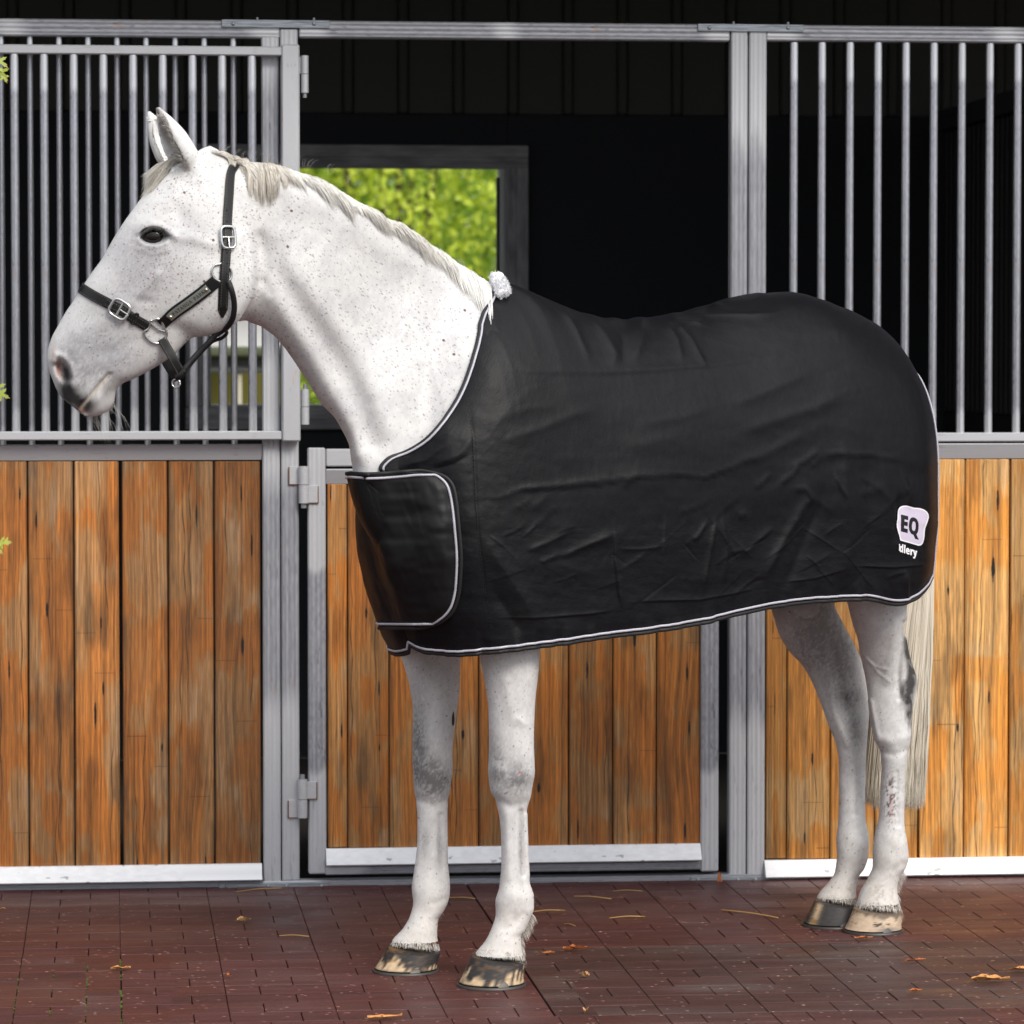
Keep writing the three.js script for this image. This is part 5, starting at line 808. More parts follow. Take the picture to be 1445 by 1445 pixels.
// folds: sight polylines on the near side: [points, height m, width, lean]; lean < 0 makes a step (one steep side)
const FOLDS = [
  [[[700, 523], [760, 527], [850, 526], [950, 521], [1040, 512], [1110, 500]], 0.006, 7, 1], [[[712, 500], [760, 540], [705, 590], [690, 620]], 0.004, 14, 0],
  [[[722, 420], [745, 470], [760, 520]], 0.005, 9, 0], [[[790, 432], [812, 470], [835, 522]], 0.009, 8, 0], [[[822, 440], [850, 470], [868, 500], [862, 525]], 0.009, 10, 0], [[[862, 448], [880, 480], [878, 520]], -0.008, 9, 0], [[[905, 450], [905, 480], [890, 518]], 0.008, 9, 0], [[[930, 448], [955, 480], [962, 518]], 0.006, 7, 0], [[[945, 448], [975, 480], [1000, 530]], 0.005, 6, 0], [[[955, 444], [1010, 446], [1060, 447], [1110, 440]], 0.005, 4, 0], [[[940, 452], [970, 456], [1003, 461]], 0.005, 4, 0], [[[1000, 430], [1030, 437]], 0.004, 4, 0],
  [[[700, 625], [760, 606], [810, 585], [850, 577]], 0.008, 11, 0], [[[705, 590], [750, 578], [800, 570]], 0.004, 10, 0], [[[1020, 575], [1060, 562], [1110, 540], [1160, 520]], 0.011, 13, 0], [[[1020, 620], [1080, 598], [1150, 575], [1200, 550]], 0.009, 13, 0], [[[900, 598], [960, 590], [1010, 575]], 0.005, 9, 0], [[[1030, 655], [1080, 640], [1150, 605]], 0.007, 11, 0], [[[860, 640], [940, 620], [1020, 600]], 0.004, 18, 0],
  [[[660, 704], [705, 702], [740, 690], [800, 686], [860, 678], [900, 672], [960, 670], [995, 673], [1030, 660], [1060, 648], [1120, 640]], 0.0045, 4.5, 1], [[[720, 691], [790, 684], [850, 680]], 0.003, 4, 0], [[[875, 688], [890, 675], [905, 668]], 0.004, 4, 0],
  [[[738, 779], [775, 764], [806, 749]], 0.005, 7, 0], [[[784, 789], [830, 768], [872, 752]], 0.006, 7, 0], [[[795, 780], [770, 790], [760, 795]], 0.004, 6, 0], [[[672, 740], [700, 790], [740, 850], [760, 895]], 0.012, 20, 0], [[[690, 820], [720, 870], [740, 900]], -0.008, 14, 0],
  [[[868, 735], [868, 790], [873, 835], [878, 860]], 0.007, 5, 1], [[[940, 720], [936, 780], [940, 840]], 0.003, 5, 1], [[[1012, 718], [1000, 780], [990, 845]], 0.007, 5, 0], [[[1016, 718], [1024, 770], [1020, 835]], 0.007, 5, 0], [[[1000, 730], [985, 755], [975, 765]], 0.005, 5, 0],
  [[[870, 775], [905, 775], [940, 770]], 0.003, 4, 0], [[[875, 850], [930, 847], [985, 846], [1030, 838], [1080, 826]], 0.0035, 4, 1],
  [[[1018, 781], [1055, 776], [1075, 758], [1094, 741]], 0.006, 7, 0], [[[1040, 730], [1055, 722]], 0.004, 5, 0], [[[1110, 690], [1135, 690], [1145, 705], [1130, 715]], 0.007, 5, 0], [[[1144, 690], [1125, 730], [1095, 780], [1070, 830]], 0.012, 10, 0], [[[1165, 680], [1150, 730], [1120, 800], [1095, 850]], -0.009, 12, 0], [[[1110, 660], [1135, 650], [1160, 632]], 0.006, 5, 0], [[[1090, 690], [1118, 668], [1128, 655]], 0.005, 4, 0], [[[1060, 690], [1075, 680], [1090, 665]], 0.004, 4, 0], [[[1150, 645], [1180, 640], [1230, 642], [1290, 652]], 0.005, 4, 0], [[[1140, 660], [1152, 650], [1160, 640]], 0.004, 4, 0],
  [[[1190, 600], [1192, 680], [1200, 760], [1185, 840]], 0.009, 12, 0], [[[1220, 610], [1226, 690], [1222, 780], [1226, 840]], -0.008, 14, 0], [[[1240, 625], [1250, 700], [1255, 780]], 0.007, 12, 0], [[[1175, 665], [1185, 690], [1196, 705]], 0.005, 3.5, 0], [[[1268, 660], [1282, 700], [1280, 720]], 0.006, 6, 0], [[[1200, 700], [1240, 690], [1262, 715]], 0.003, 6, 0],
  [[[1200, 798], [1260, 800], [1310, 796]], 0.004, 4, 1], [[[1100, 822], [1150, 815], [1200, 800]], 0.003, 4, 1], [[[1276, 800], [1278, 830], [1280, 858]], 0.01, 6, 0], [[[1262, 770], [1268, 720], [1266, 690]], -0.006, 6, 0],
  [[[660, 560], [668, 620], [672, 700], [676, 770], [686, 840], [692, 895]], -0.003, 2.2, 0], [[[690, 872], [760, 871], [830, 866], [872, 860]], 0.0035, 3.5, 1], [[[610, 660], [650, 640], [670, 610]], 0.006, 10, 0], [[[600, 665], [640, 655], [665, 640]], -0.004, 6, 0], [[[560, 660], [600, 650], [640, 620]], 0.004, 6, 0],
  ...(() => { const r = rng(207), o = []; for (let k = 0; k < 58; k++) { const low = r() < 0.75, x = 690 + 580 * r(), y = low ? 690 + 160 * r() - 0.06 * (x - 900) : 450 + 230 * r(), a = (low ? -0.55 : -0.35) + 0.5 * (r() - 0.5) + (r() < 0.2 ? 1.3 : 0), l = 14 + 34 * r(), b = 5 * (r() - 0.5); o.push([[[x - l * Math.cos(a), y - l * Math.sin(a)], [x + b, y + b], [x + l * Math.cos(a), y + l * Math.sin(a)]], (r() < 0.7 ? 1 : -1) * (0.0008 + 0.0014 * r()), 2.2 + 2.4 * r(), r() < 0.35 ? 1 : 0]); } return o; })(),
].map(([pts, amp, w, step]) => { let b = [1e9, 1e9, -1e9, -1e9]; for (const p of pts) b = [Math.min(b[0], p[0]), Math.min(b[1], p[1]), Math.max(b[2], p[0]), Math.max(b[3], p[1])]; return { pts, amp, w, step, b: [b[0] - 4 * w, b[1] - 4 * w, b[2] + 4 * w, b[3] + 4 * w] }; });
function nearSeg(pts, x, y) { let m = 1e9, sd = 1, tt = 0; for (let i = 0; i + 1 < pts.length; i++) { const [ax, ay] = pts[i], dx = pts[i + 1][0] - ax, dy = pts[i + 1][1] - ay, t = clamp(((x - ax) * dx + (y - ay) * dy) / (dx * dx + dy * dy), 0, 1), ex = x - ax - dx * t, ey = y - ay - dy * t, e = ex * ex + ey * ey; if (e < m) { m = e; sd = Math.sign(dx * ey - dy * ex) || 1; tt = (i + t) / (pts.length - 1); } } return [Math.sqrt(m), sd, tt]; }
function fold(px, py, near, toHem, toTop) {
  let d = 0;
  if (near) for (const f of FOLDS) { if (px < f.b[0] || px > f.b[2] || py < f.b[1] || py > f.b[3]) continue; const [e, sd, t] = nearSeg(f.pts, px, py), k = e / f.w; if (k > 4) continue; const end = sstep(0, 0.3, t) * (1 - sstep(0.7, 1, t)) * 0.95 + 0.05; d += (f.w > 7 ? 0.68 : 0.85) * f.amp * end * (f.step ? (sd > 0 ? Math.exp(-k * k * 4) : Math.exp(-k * 0.9)) : 1 / (1 + k * k * 1.6) * (1 - k / 4)); }
  const q = near ? 0 : 37; // slow undulation and the small crumple of a rug just unfolded
  d += 0.007 * (fbm(px * 0.009 + 2, py * 0.016 + q, 61, 3) - 0.5) + 0.0034 * Math.pow(fbm((px + py * 1.6) * 0.014, (py - px * 0.35) * 0.036, 71 + q, 3), 1.5) + 0.0005 * (Math.abs(noise(px * 0.08 + 0.05 * py, py * 0.06, 81) - 0.5) - 0.2) + 0.0006 * (noise(px * 0.16, py * 0.1, 83) - 0.5);
  d += Math.exp(-Math.pow(toHem / 0.042, 2)) * 0.0062 * (noise(px * 0.085, py * 0.012, 91) - 0.5) * 1.4 + Math.exp(-Math.pow(toHem / 0.02, 2)) * 0.003 * (noise(px * 0.19, 3, 93) - 0.5);
  d += Math.exp(-toTop / 0.05) * 0.006 * (noise(px * 0.06, 5, 95) - 0.5) * (px > 770 ? 1 : 0.3);
  return d;
}
function rugPoint(w, v) {
  const p = rugAt(w, v), e = 0.002, pw = rugAt(clamp(w + e, 0, 2), v), qw = rugAt(clamp(w - e, 0, 2), v), pv = rugAt(w, clamp(v + 0.004, 0, 1)), qv = rugAt(w, clamp(v - 0.004, 0, 1));
  let n = norm(cross(sub(pw, qw), sub(qv, pv))); const [s, l] = slOf(p), c = [BX + (-cT) * -0.0, 1.05, -BD]; const out = sub(p, HV(clamp(s, -0.6, 0.6), 0, Math.min(p[1], 1.2))); if (dot(n, out) < 0) n = mul(n, -1);
  const q = toPx(p), d = fold(q[0], q[1], w <= 1.0, p[1] - rugBot(w), rugTop(w) - p[1]), edge = sstep(0, 0.02, w) * (1 - 0.6 * sstep(0.93, 1, w) * (w <= 1 ? 1 : 0));
  let o = add(p, mul(n, d * edge)); const pw2 = (w <= 1 ? 1 - sstep(0.93, 0.955, w) : sstep(1.1, 1.15, w)); if (pw2 > 0) { const b = body0(...o), K = 0.01; if (b < 0.06) o = add(o, mul(n, pw2 * K * Math.log(1 + Math.exp((0.006 - b) / K)))); } for (let k = 0; k < 2 && pw2 > 0.5; k++) { const b = body0(...o); if (b > 0.004) break; o = add(o, mul(norm(grad(body0, o, 0.006)), 0.0045 - b)); } return [o, n];
}
const rug = thing('horse_rug', 'black cotton horse rug with silver piping covering the horse from withers to tail', 'horse rug', horseAt, -YAW);
const weave = tex(256, 256, (u, v, i, j) => { const g = 128 + 60 * (((i >> 1) + (j >> 1)) & 1 ? 0.5 : -0.5) + 70 * (hash(i, j, 12) - 0.5); return [g, g, g]; }, false, true); weave.repeat.set(160, 80);
const cloth = grit.clone(); cloth.repeat.set(9, 4.5); cloth.needsUpdate = true;
const clothMap = tex(256, 256, (u, v, i, j) => { const g = 205 + 60 * (hash(i, j, 31) - 0.5) + 50 * (fbm(u * 30, v * 30, 33, 3) - 0.5); return [g, g, g]; }, true, true); clothMap.repeat.set(6, 3);
const M_rug = phys({ map: clothMap, color: new THREE.Color().setRGB(0.0062, 0.0063, 0.0084), roughness: 0.46, bumpMap: cloth, bumpScale: 0.0009, sheen: 0.2, sheenRoughness: 0.45, sheenColor: new THREE.Color(0.22, 0.23, 0.36), specularIntensity: 0.42, side: THREE.DoubleSide });
const M_flap = phys({ color: new THREE.Color().setRGB(0.006, 0.006, 0.0066), roughness: 0.46, specularIntensity: 0.55, side: THREE.DoubleSide, bumpMap: weave, bumpScale: 0.0002 });
const M_bind = std({ color: new THREE.Color().setRGB(0.008, 0.008, 0.009), roughness: 0.6 });
const M_cord = std({ map: canvasTex(64, 64, (g) => { g.fillStyle = '#d6d3dc'; g.fillRect(0, 0, 64, 64); g.strokeStyle = '#77747f'; g.lineWidth = 5; for (let k = -64; k < 128; k += 16) { g.beginPath(); g.moveTo(k, 0); g.lineTo(k + 40, 64); g.stroke(); } }), roughness: 0.4, metalness: 0.1 });
M_cord.map.wrapS = M_cord.map.wrapT = THREE.RepeatWrapping; M_cord.map.repeat.set(2, 130);
function sheet(nw, nv, fn, thick) { // a cloth sheet with a real second face
  const P = [], U = [], I = []; const base = (nw + 1) * (nv + 1);
  for (const f of [0, 1]) for (let j = 0; j <= nv; j++) for (let i = 0; i <= nw; i++) { const [p, n] = fn(i / nw, j / nv); P.push(...(f ? sub(p, mul(n, thick)) : p)); U.push(i / nw, j / nv); }
  for (let j = 0; j < nv; j++) for (let i = 0; i < nw; i++) { const a = j * (nw + 1) + i, b = a + nw + 1; I.push(a, a + 1, b, a + 1, b + 1, b); const A = a + base, B = b + base; I.push(A, B, A + 1, A + 1, B, B + 1); }
  const rim = (a, b) => I.push(a, b, a + base, b, b + base, a + base); for (let i = 0; i < nw; i++) { rim(i + 1, i); const k = nv * (nw + 1); rim(k + i, k + i + 1); } for (let j = 0; j < nv; j++) { rim(j * (nw + 1), (j + 1) * (nw + 1)); rim((j + 1) * (nw + 1) + nw, j * (nw + 1) + nw); }
  const g = new THREE.BufferGeometry(); g.setAttribute('position', new THREE.Float32BufferAttribute(P, 3)); g.setAttribute('uv', new THREE.Float32BufferAttribute(U, 2)); g.setIndex(I); g.computeVertexNormals();
  const N = g.attributes.normal, pos = g.attributes.position; // outward test
  const [p, n] = fn(0.5, 0.5), k = Math.round(nv / 2) * (nw + 1) + Math.round(nw / 2); if (N.getX(k) * n[0] + N.getY(k) * n[1] + N.getZ(k) * n[2] < 0) { const ix = g.index.array; for (let q = 0; q < ix.length; q += 3) { const t = ix[q]; ix[q] = ix[q + 1]; ix[q + 1] = t; } g.computeVertexNormals(); }
  return g;
}
part('near_side_panel', local(sheet(620, 240, (a, b) => rugPoint(a, b), 0.0016)), M_rug, rug);
part('far_side_panel', local(sheet(160, 70, (a, b) => rugPoint(1 + a, b), 0.0016)), M_rug, rug);
// piping: silver cord inset from a black binding, round neck, hem and tail edges
function edging(parent, f, n, inset, rc = 0.0031, rb = 0.0046, lf = 0.0028) { // f(k) -> [edge point, normal, inward direction point]
  const A = [], N = [], B = []; for (let k = 0; k <= n; k++) { const [p, nn, q] = f(k / n); A.push(add(p, mul(nn, 0.001))); N.push(nn); const d = norm(sub(q, p)); B.push(add(add(p, mul(d, inset)), mul(nn, lf))); }
  part('binding', local(sweep(A, N, circle(rb, 8, rb * 0.7))), M_bind, parent); part('silver_piping', local(sweep(B, N, circle(rc, 8, rc * 0.8))), M_cord, parent);
}
const hemE = (w0, w1) => (k) => { const w = lerp(w0, w1, k), [p, n] = rugPoint(w, 1), [q] = rugPoint(w, 0.97); return [p, n, q]; };
edging(rug, hemE(0, 1), 420, 0.011); edging(rug, hemE(2, 1.0), 120, 0.011);
const rearE = (w, wi) => (k) => { const [p, n] = rugPoint(w, k), [q] = rugPoint(wi, k); return [p, n, q]; };
edging(rug, rearE(0.001, 0.02), 160, 0.008, 0.0042); edging(rug, rearE(1.998, 1.98), 60, 0.009);
const wN = stations[13].w;
const neckE = (w0, w1) => (k) => { const w = lerp(w0, w1, k), [p, n] = rugPoint(w, 0.0), [q] = rugPoint(w, 0.03); return [p, n, q]; };
edging(rug, neckE(wN, 1), 160, 0.008); edging(rug, neckE(1, 2 - wN), 60, 0.008);
// rear silhouette cord as seen along the buttock
// chest flap: a second panel closed over the chest, from the far side to the near shoulder
const FEDGE = [[664, 596], [667, 612], [671, 626], [677, 634], [688, 640.5], [705, 644], [740, 647.5], [790, 651], [830, 649], [850, 645], [864, 639], [875, 629], [882, 614], [886, 597]];
const wAtPx = (px, py) => { let lo = 0.6, hi = 1; for (let k = 0; k < 22; k++) { const m = (lo + hi) / 2, D = -rugRaw(m, 1.1)[2], Y = V(px, py, D)[1]; toPx(rugRaw(m, clamp(Y, rugBot(m), rugTop(m))))[0] > px ? (lo = m) : (hi = m); } return (lo + hi) / 2; };
const flapTop = [[495, 662], [515, 667], [545, 670], [580, 668], [597, 664.5], [630, 668], [652, 700]], flapBot = [[500, 868], [530, 876], [545, 888], [575, 890], [600, 886], [652, 870]];
const flapRows = []; const NF = 80; for (let j = 0; j <= NF; j++) { const py = lerp(664, 886, j / NF); flapRows.push(wAtPx(interp(FEDGE, py), py)); }
function flapPoint(a, b) { // a 0 near edge .. 1 far side, b 0 top .. 1 bottom
  const f = b * NF, i = Math.min(NF - 1, f | 0), wn = lerp(flapRows[i], flapRows[i + 1], f - i), w = lerp(wn, 1.06, a); let p = rugRaw(w, 1.1), y = 1.1;
  for (let k = 0; k < 4; k++) { const px = toPx(p)[0], t = interp(flapTop, px), bt = interp(flapBot, px), py = lerp(Math.max(t, 664), Math.min(bt, 886), b) ; y = V(px, lerp(py, lerp(664, 886, b), Math.pow(1 - a, 3)), -p[2])[1]; p = rugRaw(w, clamp(y, rugBot(w) - 0.04, rugTop(w) + 0.012)); p[1] = y; }
  const e = 0.003, q1 = rugRaw(clamp(w + e, 0, 2), y), q0 = rugRaw(clamp(w - e, 0, 2), y); let n = norm(cross(sub(q1, q0), [0, 1, 0])); if (dot(n, sub(p, HV(0.3, 0, p[1]))) < 0) n = mul(n, -1);
  const P = toPx(p), puck = 0.0035 * Math.exp(-b / 0.09) * (noise(P[0] * 0.14, 2, 5) - 0.5) + 0.0035 * Math.exp(-(1 - b) / 0.09) * (noise(P[0] * 0.14, 7, 5) - 0.5);
  const soft = 0.014 * (fbm(P[0] * 0.014, P[1] * 0.03, 15, 3) - 0.5) + 0.009 * (fbm((P[0] - P[1] * 0.3) * 0.05, P[1] * 0.012, 19, 3) - 0.5) + puck;
  const bb = body0(...add(p, mul(n, 0.02))), KK = 0.012, lift = (bb < 0.08 ? KK * Math.log(1 + Math.exp((lerp(0.015, -0.012, sstep(0.4, 0.8, a)) - bb) / KK)) : 0) * (1 - 0.6 * sstep(0.6, 0.95, a)), thin = 1 - 0.85 * sstep(0.45, 0.85, a);
  let o = add(p, mul(n, lift * sstep(0, 0.1, a) + 0.010 + thin * 0.010 * sstep(0, 0.12, a) + thin * 0.01 * Math.sin(Math.PI * clamp(b, 0, 1)) * sstep(0, 0.2, a) + soft * sstep(0, 0.06, a))); for (let k = 0; k < 5; k++) { const b = body0(...o); if (b > 0.0045) break; o = add(o, mul(norm(grad(body0, o, 0.008)), 0.0055 - b)); }
  return [o, n];
}
const flap = part('chest_flap', local(sheet(120, 120, flapPoint, 0.002)), M_flap, rug); tag(flap, 'glossy black chest flap edged with silver piping');
{
  const path = []; for (let k = 0; k <= 60; k++) path.push([1 - k / 60, 0, 0.03]); for (let k = 1; k <= 90; k++) path.push([0, k / 90, 0]); for (let k = 1; k <= 60; k++) path.push([k / 60, 1, 0.97]);
  const raw = path.map(([a, b]) => flapPoint(a, b)), P = spline(raw.filter((_, i) => i % 3 === 0 || i === raw.length - 1).map((x) => x[0]), 240), N = P.map((p) => { let m = 1e9, n; for (const r of raw) { const d = Math.hypot(...sub(r[0], p)); if (d < m) { m = d; n = r[1]; } } return n; });
  const cr = path.map(([a, b]) => flapPoint(clamp(a, 0.03, 1), clamp(b, 0.026, 0.974))), near = (set, p) => { let m = 1e9, n; for (const r of set) { const d = Math.hypot(...sub(r[0], p)); if (d < m) { m = d; n = r[1]; } } return n; };
  const Q = spline(cr.filter((_, i) => i % 3 === 0 || i === cr.length - 1).map((x) => x[0]), 240), QN = Q.map((p) => near(cr, p));
  part('binding', local(sweep(P.map((p, i) => add(p, mul(N[i], 0.001))), N, circle(0.0045, 8, 0.0032))), M_bind, flap);
  part('silver_piping', local(sweep(Q.map((p, i) => add(p, mul(QN[i], 0.0026))), QN, circle(0.003, 8, 0.0026))), M_cord, flap);
}
{ // stitched seam down the near shoulder
  const pts = [[657, 545], [664, 600], [669, 660], [672, 720], [677, 780], [685, 830], [692, 890]], L = [];
  const S = []; for (let k = 0; k < 46; k++) { const f = k / 45 * (pts.length - 1), i = Math.min(pts.length - 2, f | 0), px = lerp(pts[i][0], pts[i + 1][0], f - i), py = lerp(pts[i][1], pts[i + 1][1], f - i), w = wAtPx(px, py); let p = rugRaw(w, 1.1); for (let q = 0; q < 3; q++) p = rugRaw(w, V(px, py, -p[2])[1]); S.push(p); }
  const fine = spline(S, 150); for (let k = 0; k < 150; k += 2) { const a = fine[k], b = fine[k + 1], n = norm(sub(a, HV(slOf(a)[0], 0, a[1]))); const [qx, qy] = toPx(a), d = fold(qx, qy, true, 0.3, 0.3) + 0.0014; L.push(tube([add(a, mul(n, d)), add(b, mul(n, d))], 0.0009, 5)); }
  part('stitched_seam', local(mergeGeometries(L)), M_bind, rug);
}
{ // fleece wither pad folded over the front of the rug
  const Q = HP(706, 404, 0.04), r = rng(81), bl = (x, y, z) => { const a = cap(HP(698, 392, 0.0), HP(708, 413, 0.06), 0.0135, 0.0125)(x, y, z), b = cap(HP(704, 391, -0.02), HP(714, 412, 0.05), 0.013, 0.0115)(x, y, z); return smin(a, b, 0.02) - 0.006 * (fbm(x * 90 + 40, y * 90 + z * 60, 5, 3) - 0.5); };
  const g = surfaceNets(bl, [Q[0] - 0.1, Q[1] - 0.1, Q[2] - 0.1], [Q[0] + 0.1, Q[1] + 0.1, Q[2] + 0.1], 0.0035); g.setAttribute('uv', new THREE.Float32BufferAttribute(new Float32Array(g.attributes.position.count * 2), 2));
  const pad = part('fleece_pad', local(g), std({ color: new THREE.Color().setRGB(0.82, 0.82, 0.85), roughness: 1 }), rug), L = [];
  for (let k = 0; k < 1500; k++) { let p = [Q[0] + 0.07 * (r() - 0.5), Q[1] + 0.08 * (r() - 0.5), Q[2] + 0.09 * (r() - 0.5)]; for (let q = 0; q < 6; q++) p = sub(p, mul(norm(grad(bl, p)), bl(...p))); const n = norm(grad(bl, p)), s = [r() - 0.5, r() - 0.5, r() - 0.5]; L.push([[p, add(p, add(mul(n, 0.002), mul(s, 0.004))), add(p, add(mul(n, 0.0025), mul(s, 0.009)))], 0.0007, [0.82, 0.82, 0.85]]); }
  strands(L, hairM, 'fleece_pile', pad);
}
{ // embroidered patch low on the quarter
  const find = (px, py) => { let best = 1e9, bw = 0.1; let ws = 0.01, wm = -1e9; for (let w = 0.004; w < 0.16; w += 0.002) { let p = rugRaw(w, 1); p = rugRaw(w, V(px, py, -p[2])[1]); const x = toPx(p)[0]; if (x > wm) { wm = x; ws = w; } } for (let w = ws; w < 0.3; w += 0.002) { let p = rugRaw(w, 1); const Y = V(px, py, -p[2])[1]; p = rugRaw(w, clamp(Y, rugBot(w), 1.1)); const e = Math.abs(toPx(p)[0] - px); if (e < best) { best = e; bw = w; } } for (let st = 0.002; st > 1e-5; st *= 0.5) for (const d of [-st, st]) { const w = clamp(bw + d, ws, 1); let p = rugRaw(w, 1); p = rugRaw(w, V(px, py, -p[2])[1]); const e = Math.abs(toPx(p)[0] - px); if (e < best) { best = e; bw = w; } } let p = rugRaw(bw, 1); for (let q = 0; q < 4; q++) p = rugRaw(bw, V(px, py, -p[2])[1]); const a = rugRaw(Math.min(1, bw + 0.004), p[1]), b = rugRaw(Math.max(0, bw - 0.004), p[1]); let n = norm(cross(sub(a, b), [0, 1, 0])); if (dot(n, sub(p, HV(-0.5, 0, p[1]))) < 0) n = mul(n, -1); const [qx, qy] = toPx(p); return [add(p, mul(n, fold(qx, qy, true, 0.2, 0.4))), n]; };
  const grid = (x0, x1, y0, y1, nx, ny, lift, thick) => sheet(nx, ny, (a, b) => { const [p, n] = find(lerp(x0, x1, a) , lerp(y0, y1, b) + (a - 0.5) * 9); return [add(p, mul(n, lift)), n]; }, thick);
  const t = canvasTex(512, 760, (g, w, h) => {
    g.clearRect(0, 0, w, h); g.fillStyle = '#cfc6da'; g.strokeStyle = '#f2f0f4'; g.lineWidth = 18; g.beginPath(); g.moveTo(60, 60); g.bezierCurveTo(120, -6, 220, 40, 300, 26); g.bezierCurveTo(440, 6, 512, 40, 500, 120); g.bezierCurveTo(480, 190, 440, 260, 440, 330); g.bezierCurveTo(430, 440, 430, 510, 350, 520); g.lineTo(60, 500); g.bezierCurveTo(40, 400, 0, 340, 20, 240); g.bezierCurveTo(40, 170, 10, 120, 60, 60); g.closePath(); g.fill(); g.stroke();
    g.strokeStyle = 'rgba(255,255,255,0.16)'; g.lineWidth = 2; for (let k = 20; k < 520; k += 6) { g.beginPath(); g.moveTo(30, k); g.lineTo(470, k + 14); g.stroke(); }
    g.fillStyle = '#14171b'; g.font = 'bold 270px sans-serif'; g.save(); g.transform(0.86, 0.04, -0.03, 1.12, 30, 372); g.fillText('EQ', 20, 0); g.lineWidth = 16; g.strokeStyle = '#14171b'; g.strokeText('EQ', 20, 0); g.restore();
    g.fillStyle = '#f4f2f6'; g.font = 'bold 150px sans-serif'; g.save(); g.transform(0.78, 0.07, -0.06, 0.95, 24, 660); g.fillText('dlery', 10, 0); g.lineWidth = 6; g.strokeStyle = '#f4f2f6'; g.strokeText('dlery', 10, 0); g.restore();
    g.fillRect(28, 560, 16, 92);
  });
  const m = std({ map: t, alphaTest: 0.5, roughness: 0.55 }); const geo = grid(1264.5, 1308.5, 714, 792, 20, 30, 0.0022, 0.0004); const uv = geo.attributes.uv; for (let i = 0; i < uv.count; i++) uv.setY(i, 1 - uv.getY(i));
  tag(part('logo_patch', local(geo), m, rug), 'pale lilac embroidered patch with dark letters EQ');
}

// ------------------------------------------------------------------ head collar
const collar = thing('head_collar', 'black leather head collar with engraved nameplate on the horse head', 'head collar', horseAt, -YAW);
const leatherMap = tex(128, 128, (u, v, i, j) => { const g = 12 + 12 * (fbm(u * 14, v * 14, 3, 3) - 0.4) + 5 * (hash(i, j) - 0.5); return [g, g, g + 3]; }, true, true);
const M_lea = phys({ map: leatherMap, roughness: 0.42, bumpMap: grit, bumpScale: 0.0006, side: THREE.DoubleSide }), M_steel = std({ color: 0xc9c9c8, roughness: 0.22, metalness: 0.9 }), M_thr = std({ color: 0x8a7a64, roughness: 0.9 });
const onHead = (list, n, off) => spline(list.map((p) => { if (p.length === 2) { const q = hit(p[0], p[1], 8.5, 9.3); return q ? toSkin(q, off) : toSkin(V(p[0], p[1], DH - 0.06), off); } return p[3] ? V(p[0], p[1], p[2]) : toSkin(V(p[0], p[1], p[2]), off); }), n);
function strap(name, pts, hw, th, parent, stitch = true, tip = false) {
  const N = pts.map((p) => skinN(p)), NN = N.map((n, i) => norm(add(add(N[Math.max(0, i - 1)], mul(n, 2)), N[Math.min(N.length - 1, i + 1)])));
  const s = part(name, local(sweep(pts, NN, strapProfile(hw, th), tip ? (k) => (k > 0.955 ? Math.max(0.25, 1 - (k - 0.955) / 0.045 * 0.75) : 1) : null)), M_lea, parent);
  if (stitch) { const S = []; for (const e of [-1, 1]) for (let i = 1; i + 2 < pts.length; i += 2) { const t = norm(sub(pts[i + 1], pts[i])), side = norm(cross(t, NN[i])), o = add(mul(side, e * (hw - 0.0032)), mul(NN[i], th + 0.0002)); S.push(tube([add(pts[i], o), add(lerp3(pts[i], pts[i + 1], 0.62), o)], 0.0005, 4)); } part('stitching', local(mergeGeometries(S)), M_thr, s); }
  return [s, NN];
}
function lerp3(a, b, t) { return [0, 1, 2].map((k) => lerp(a[k], b[k], t)); }
function frameLoop(c, n, along, w, h, r, round = 0.4, bar = true) { // a buckle: rounded rectangle of round bar standing on the strap
  const u = norm(sub(along, mul(n, dot(along, n)))), s = cross(n, u), P = []; for (let k = 0; k <= 48; k++) { const a = k / 48 * 2 * Math.PI, ex = 2 / (2 + 3 * (1 - round)), X = Math.sign(Math.cos(a)) * Math.pow(Math.abs(Math.cos(a)), ex), Y = Math.sign(Math.sin(a)) * Math.pow(Math.abs(Math.sin(a)), ex); P.push(add(c, add(mul(u, X * h), mul(s, Y * w)))); }
  const g = [sweep(P, P.map(() => n), circle(r, 8))]; if (bar) { g.push(tube([add(c, mul(s, -w)), add(c, mul(s, w))], r * 0.8, 7)); g.push(tube([add(c, mul(n, 0.001)), add(c, add(mul(u, h * 1.02), mul(n, r * 1.3)))], r * 0.55, 6)); } return mergeGeometries(g);
}
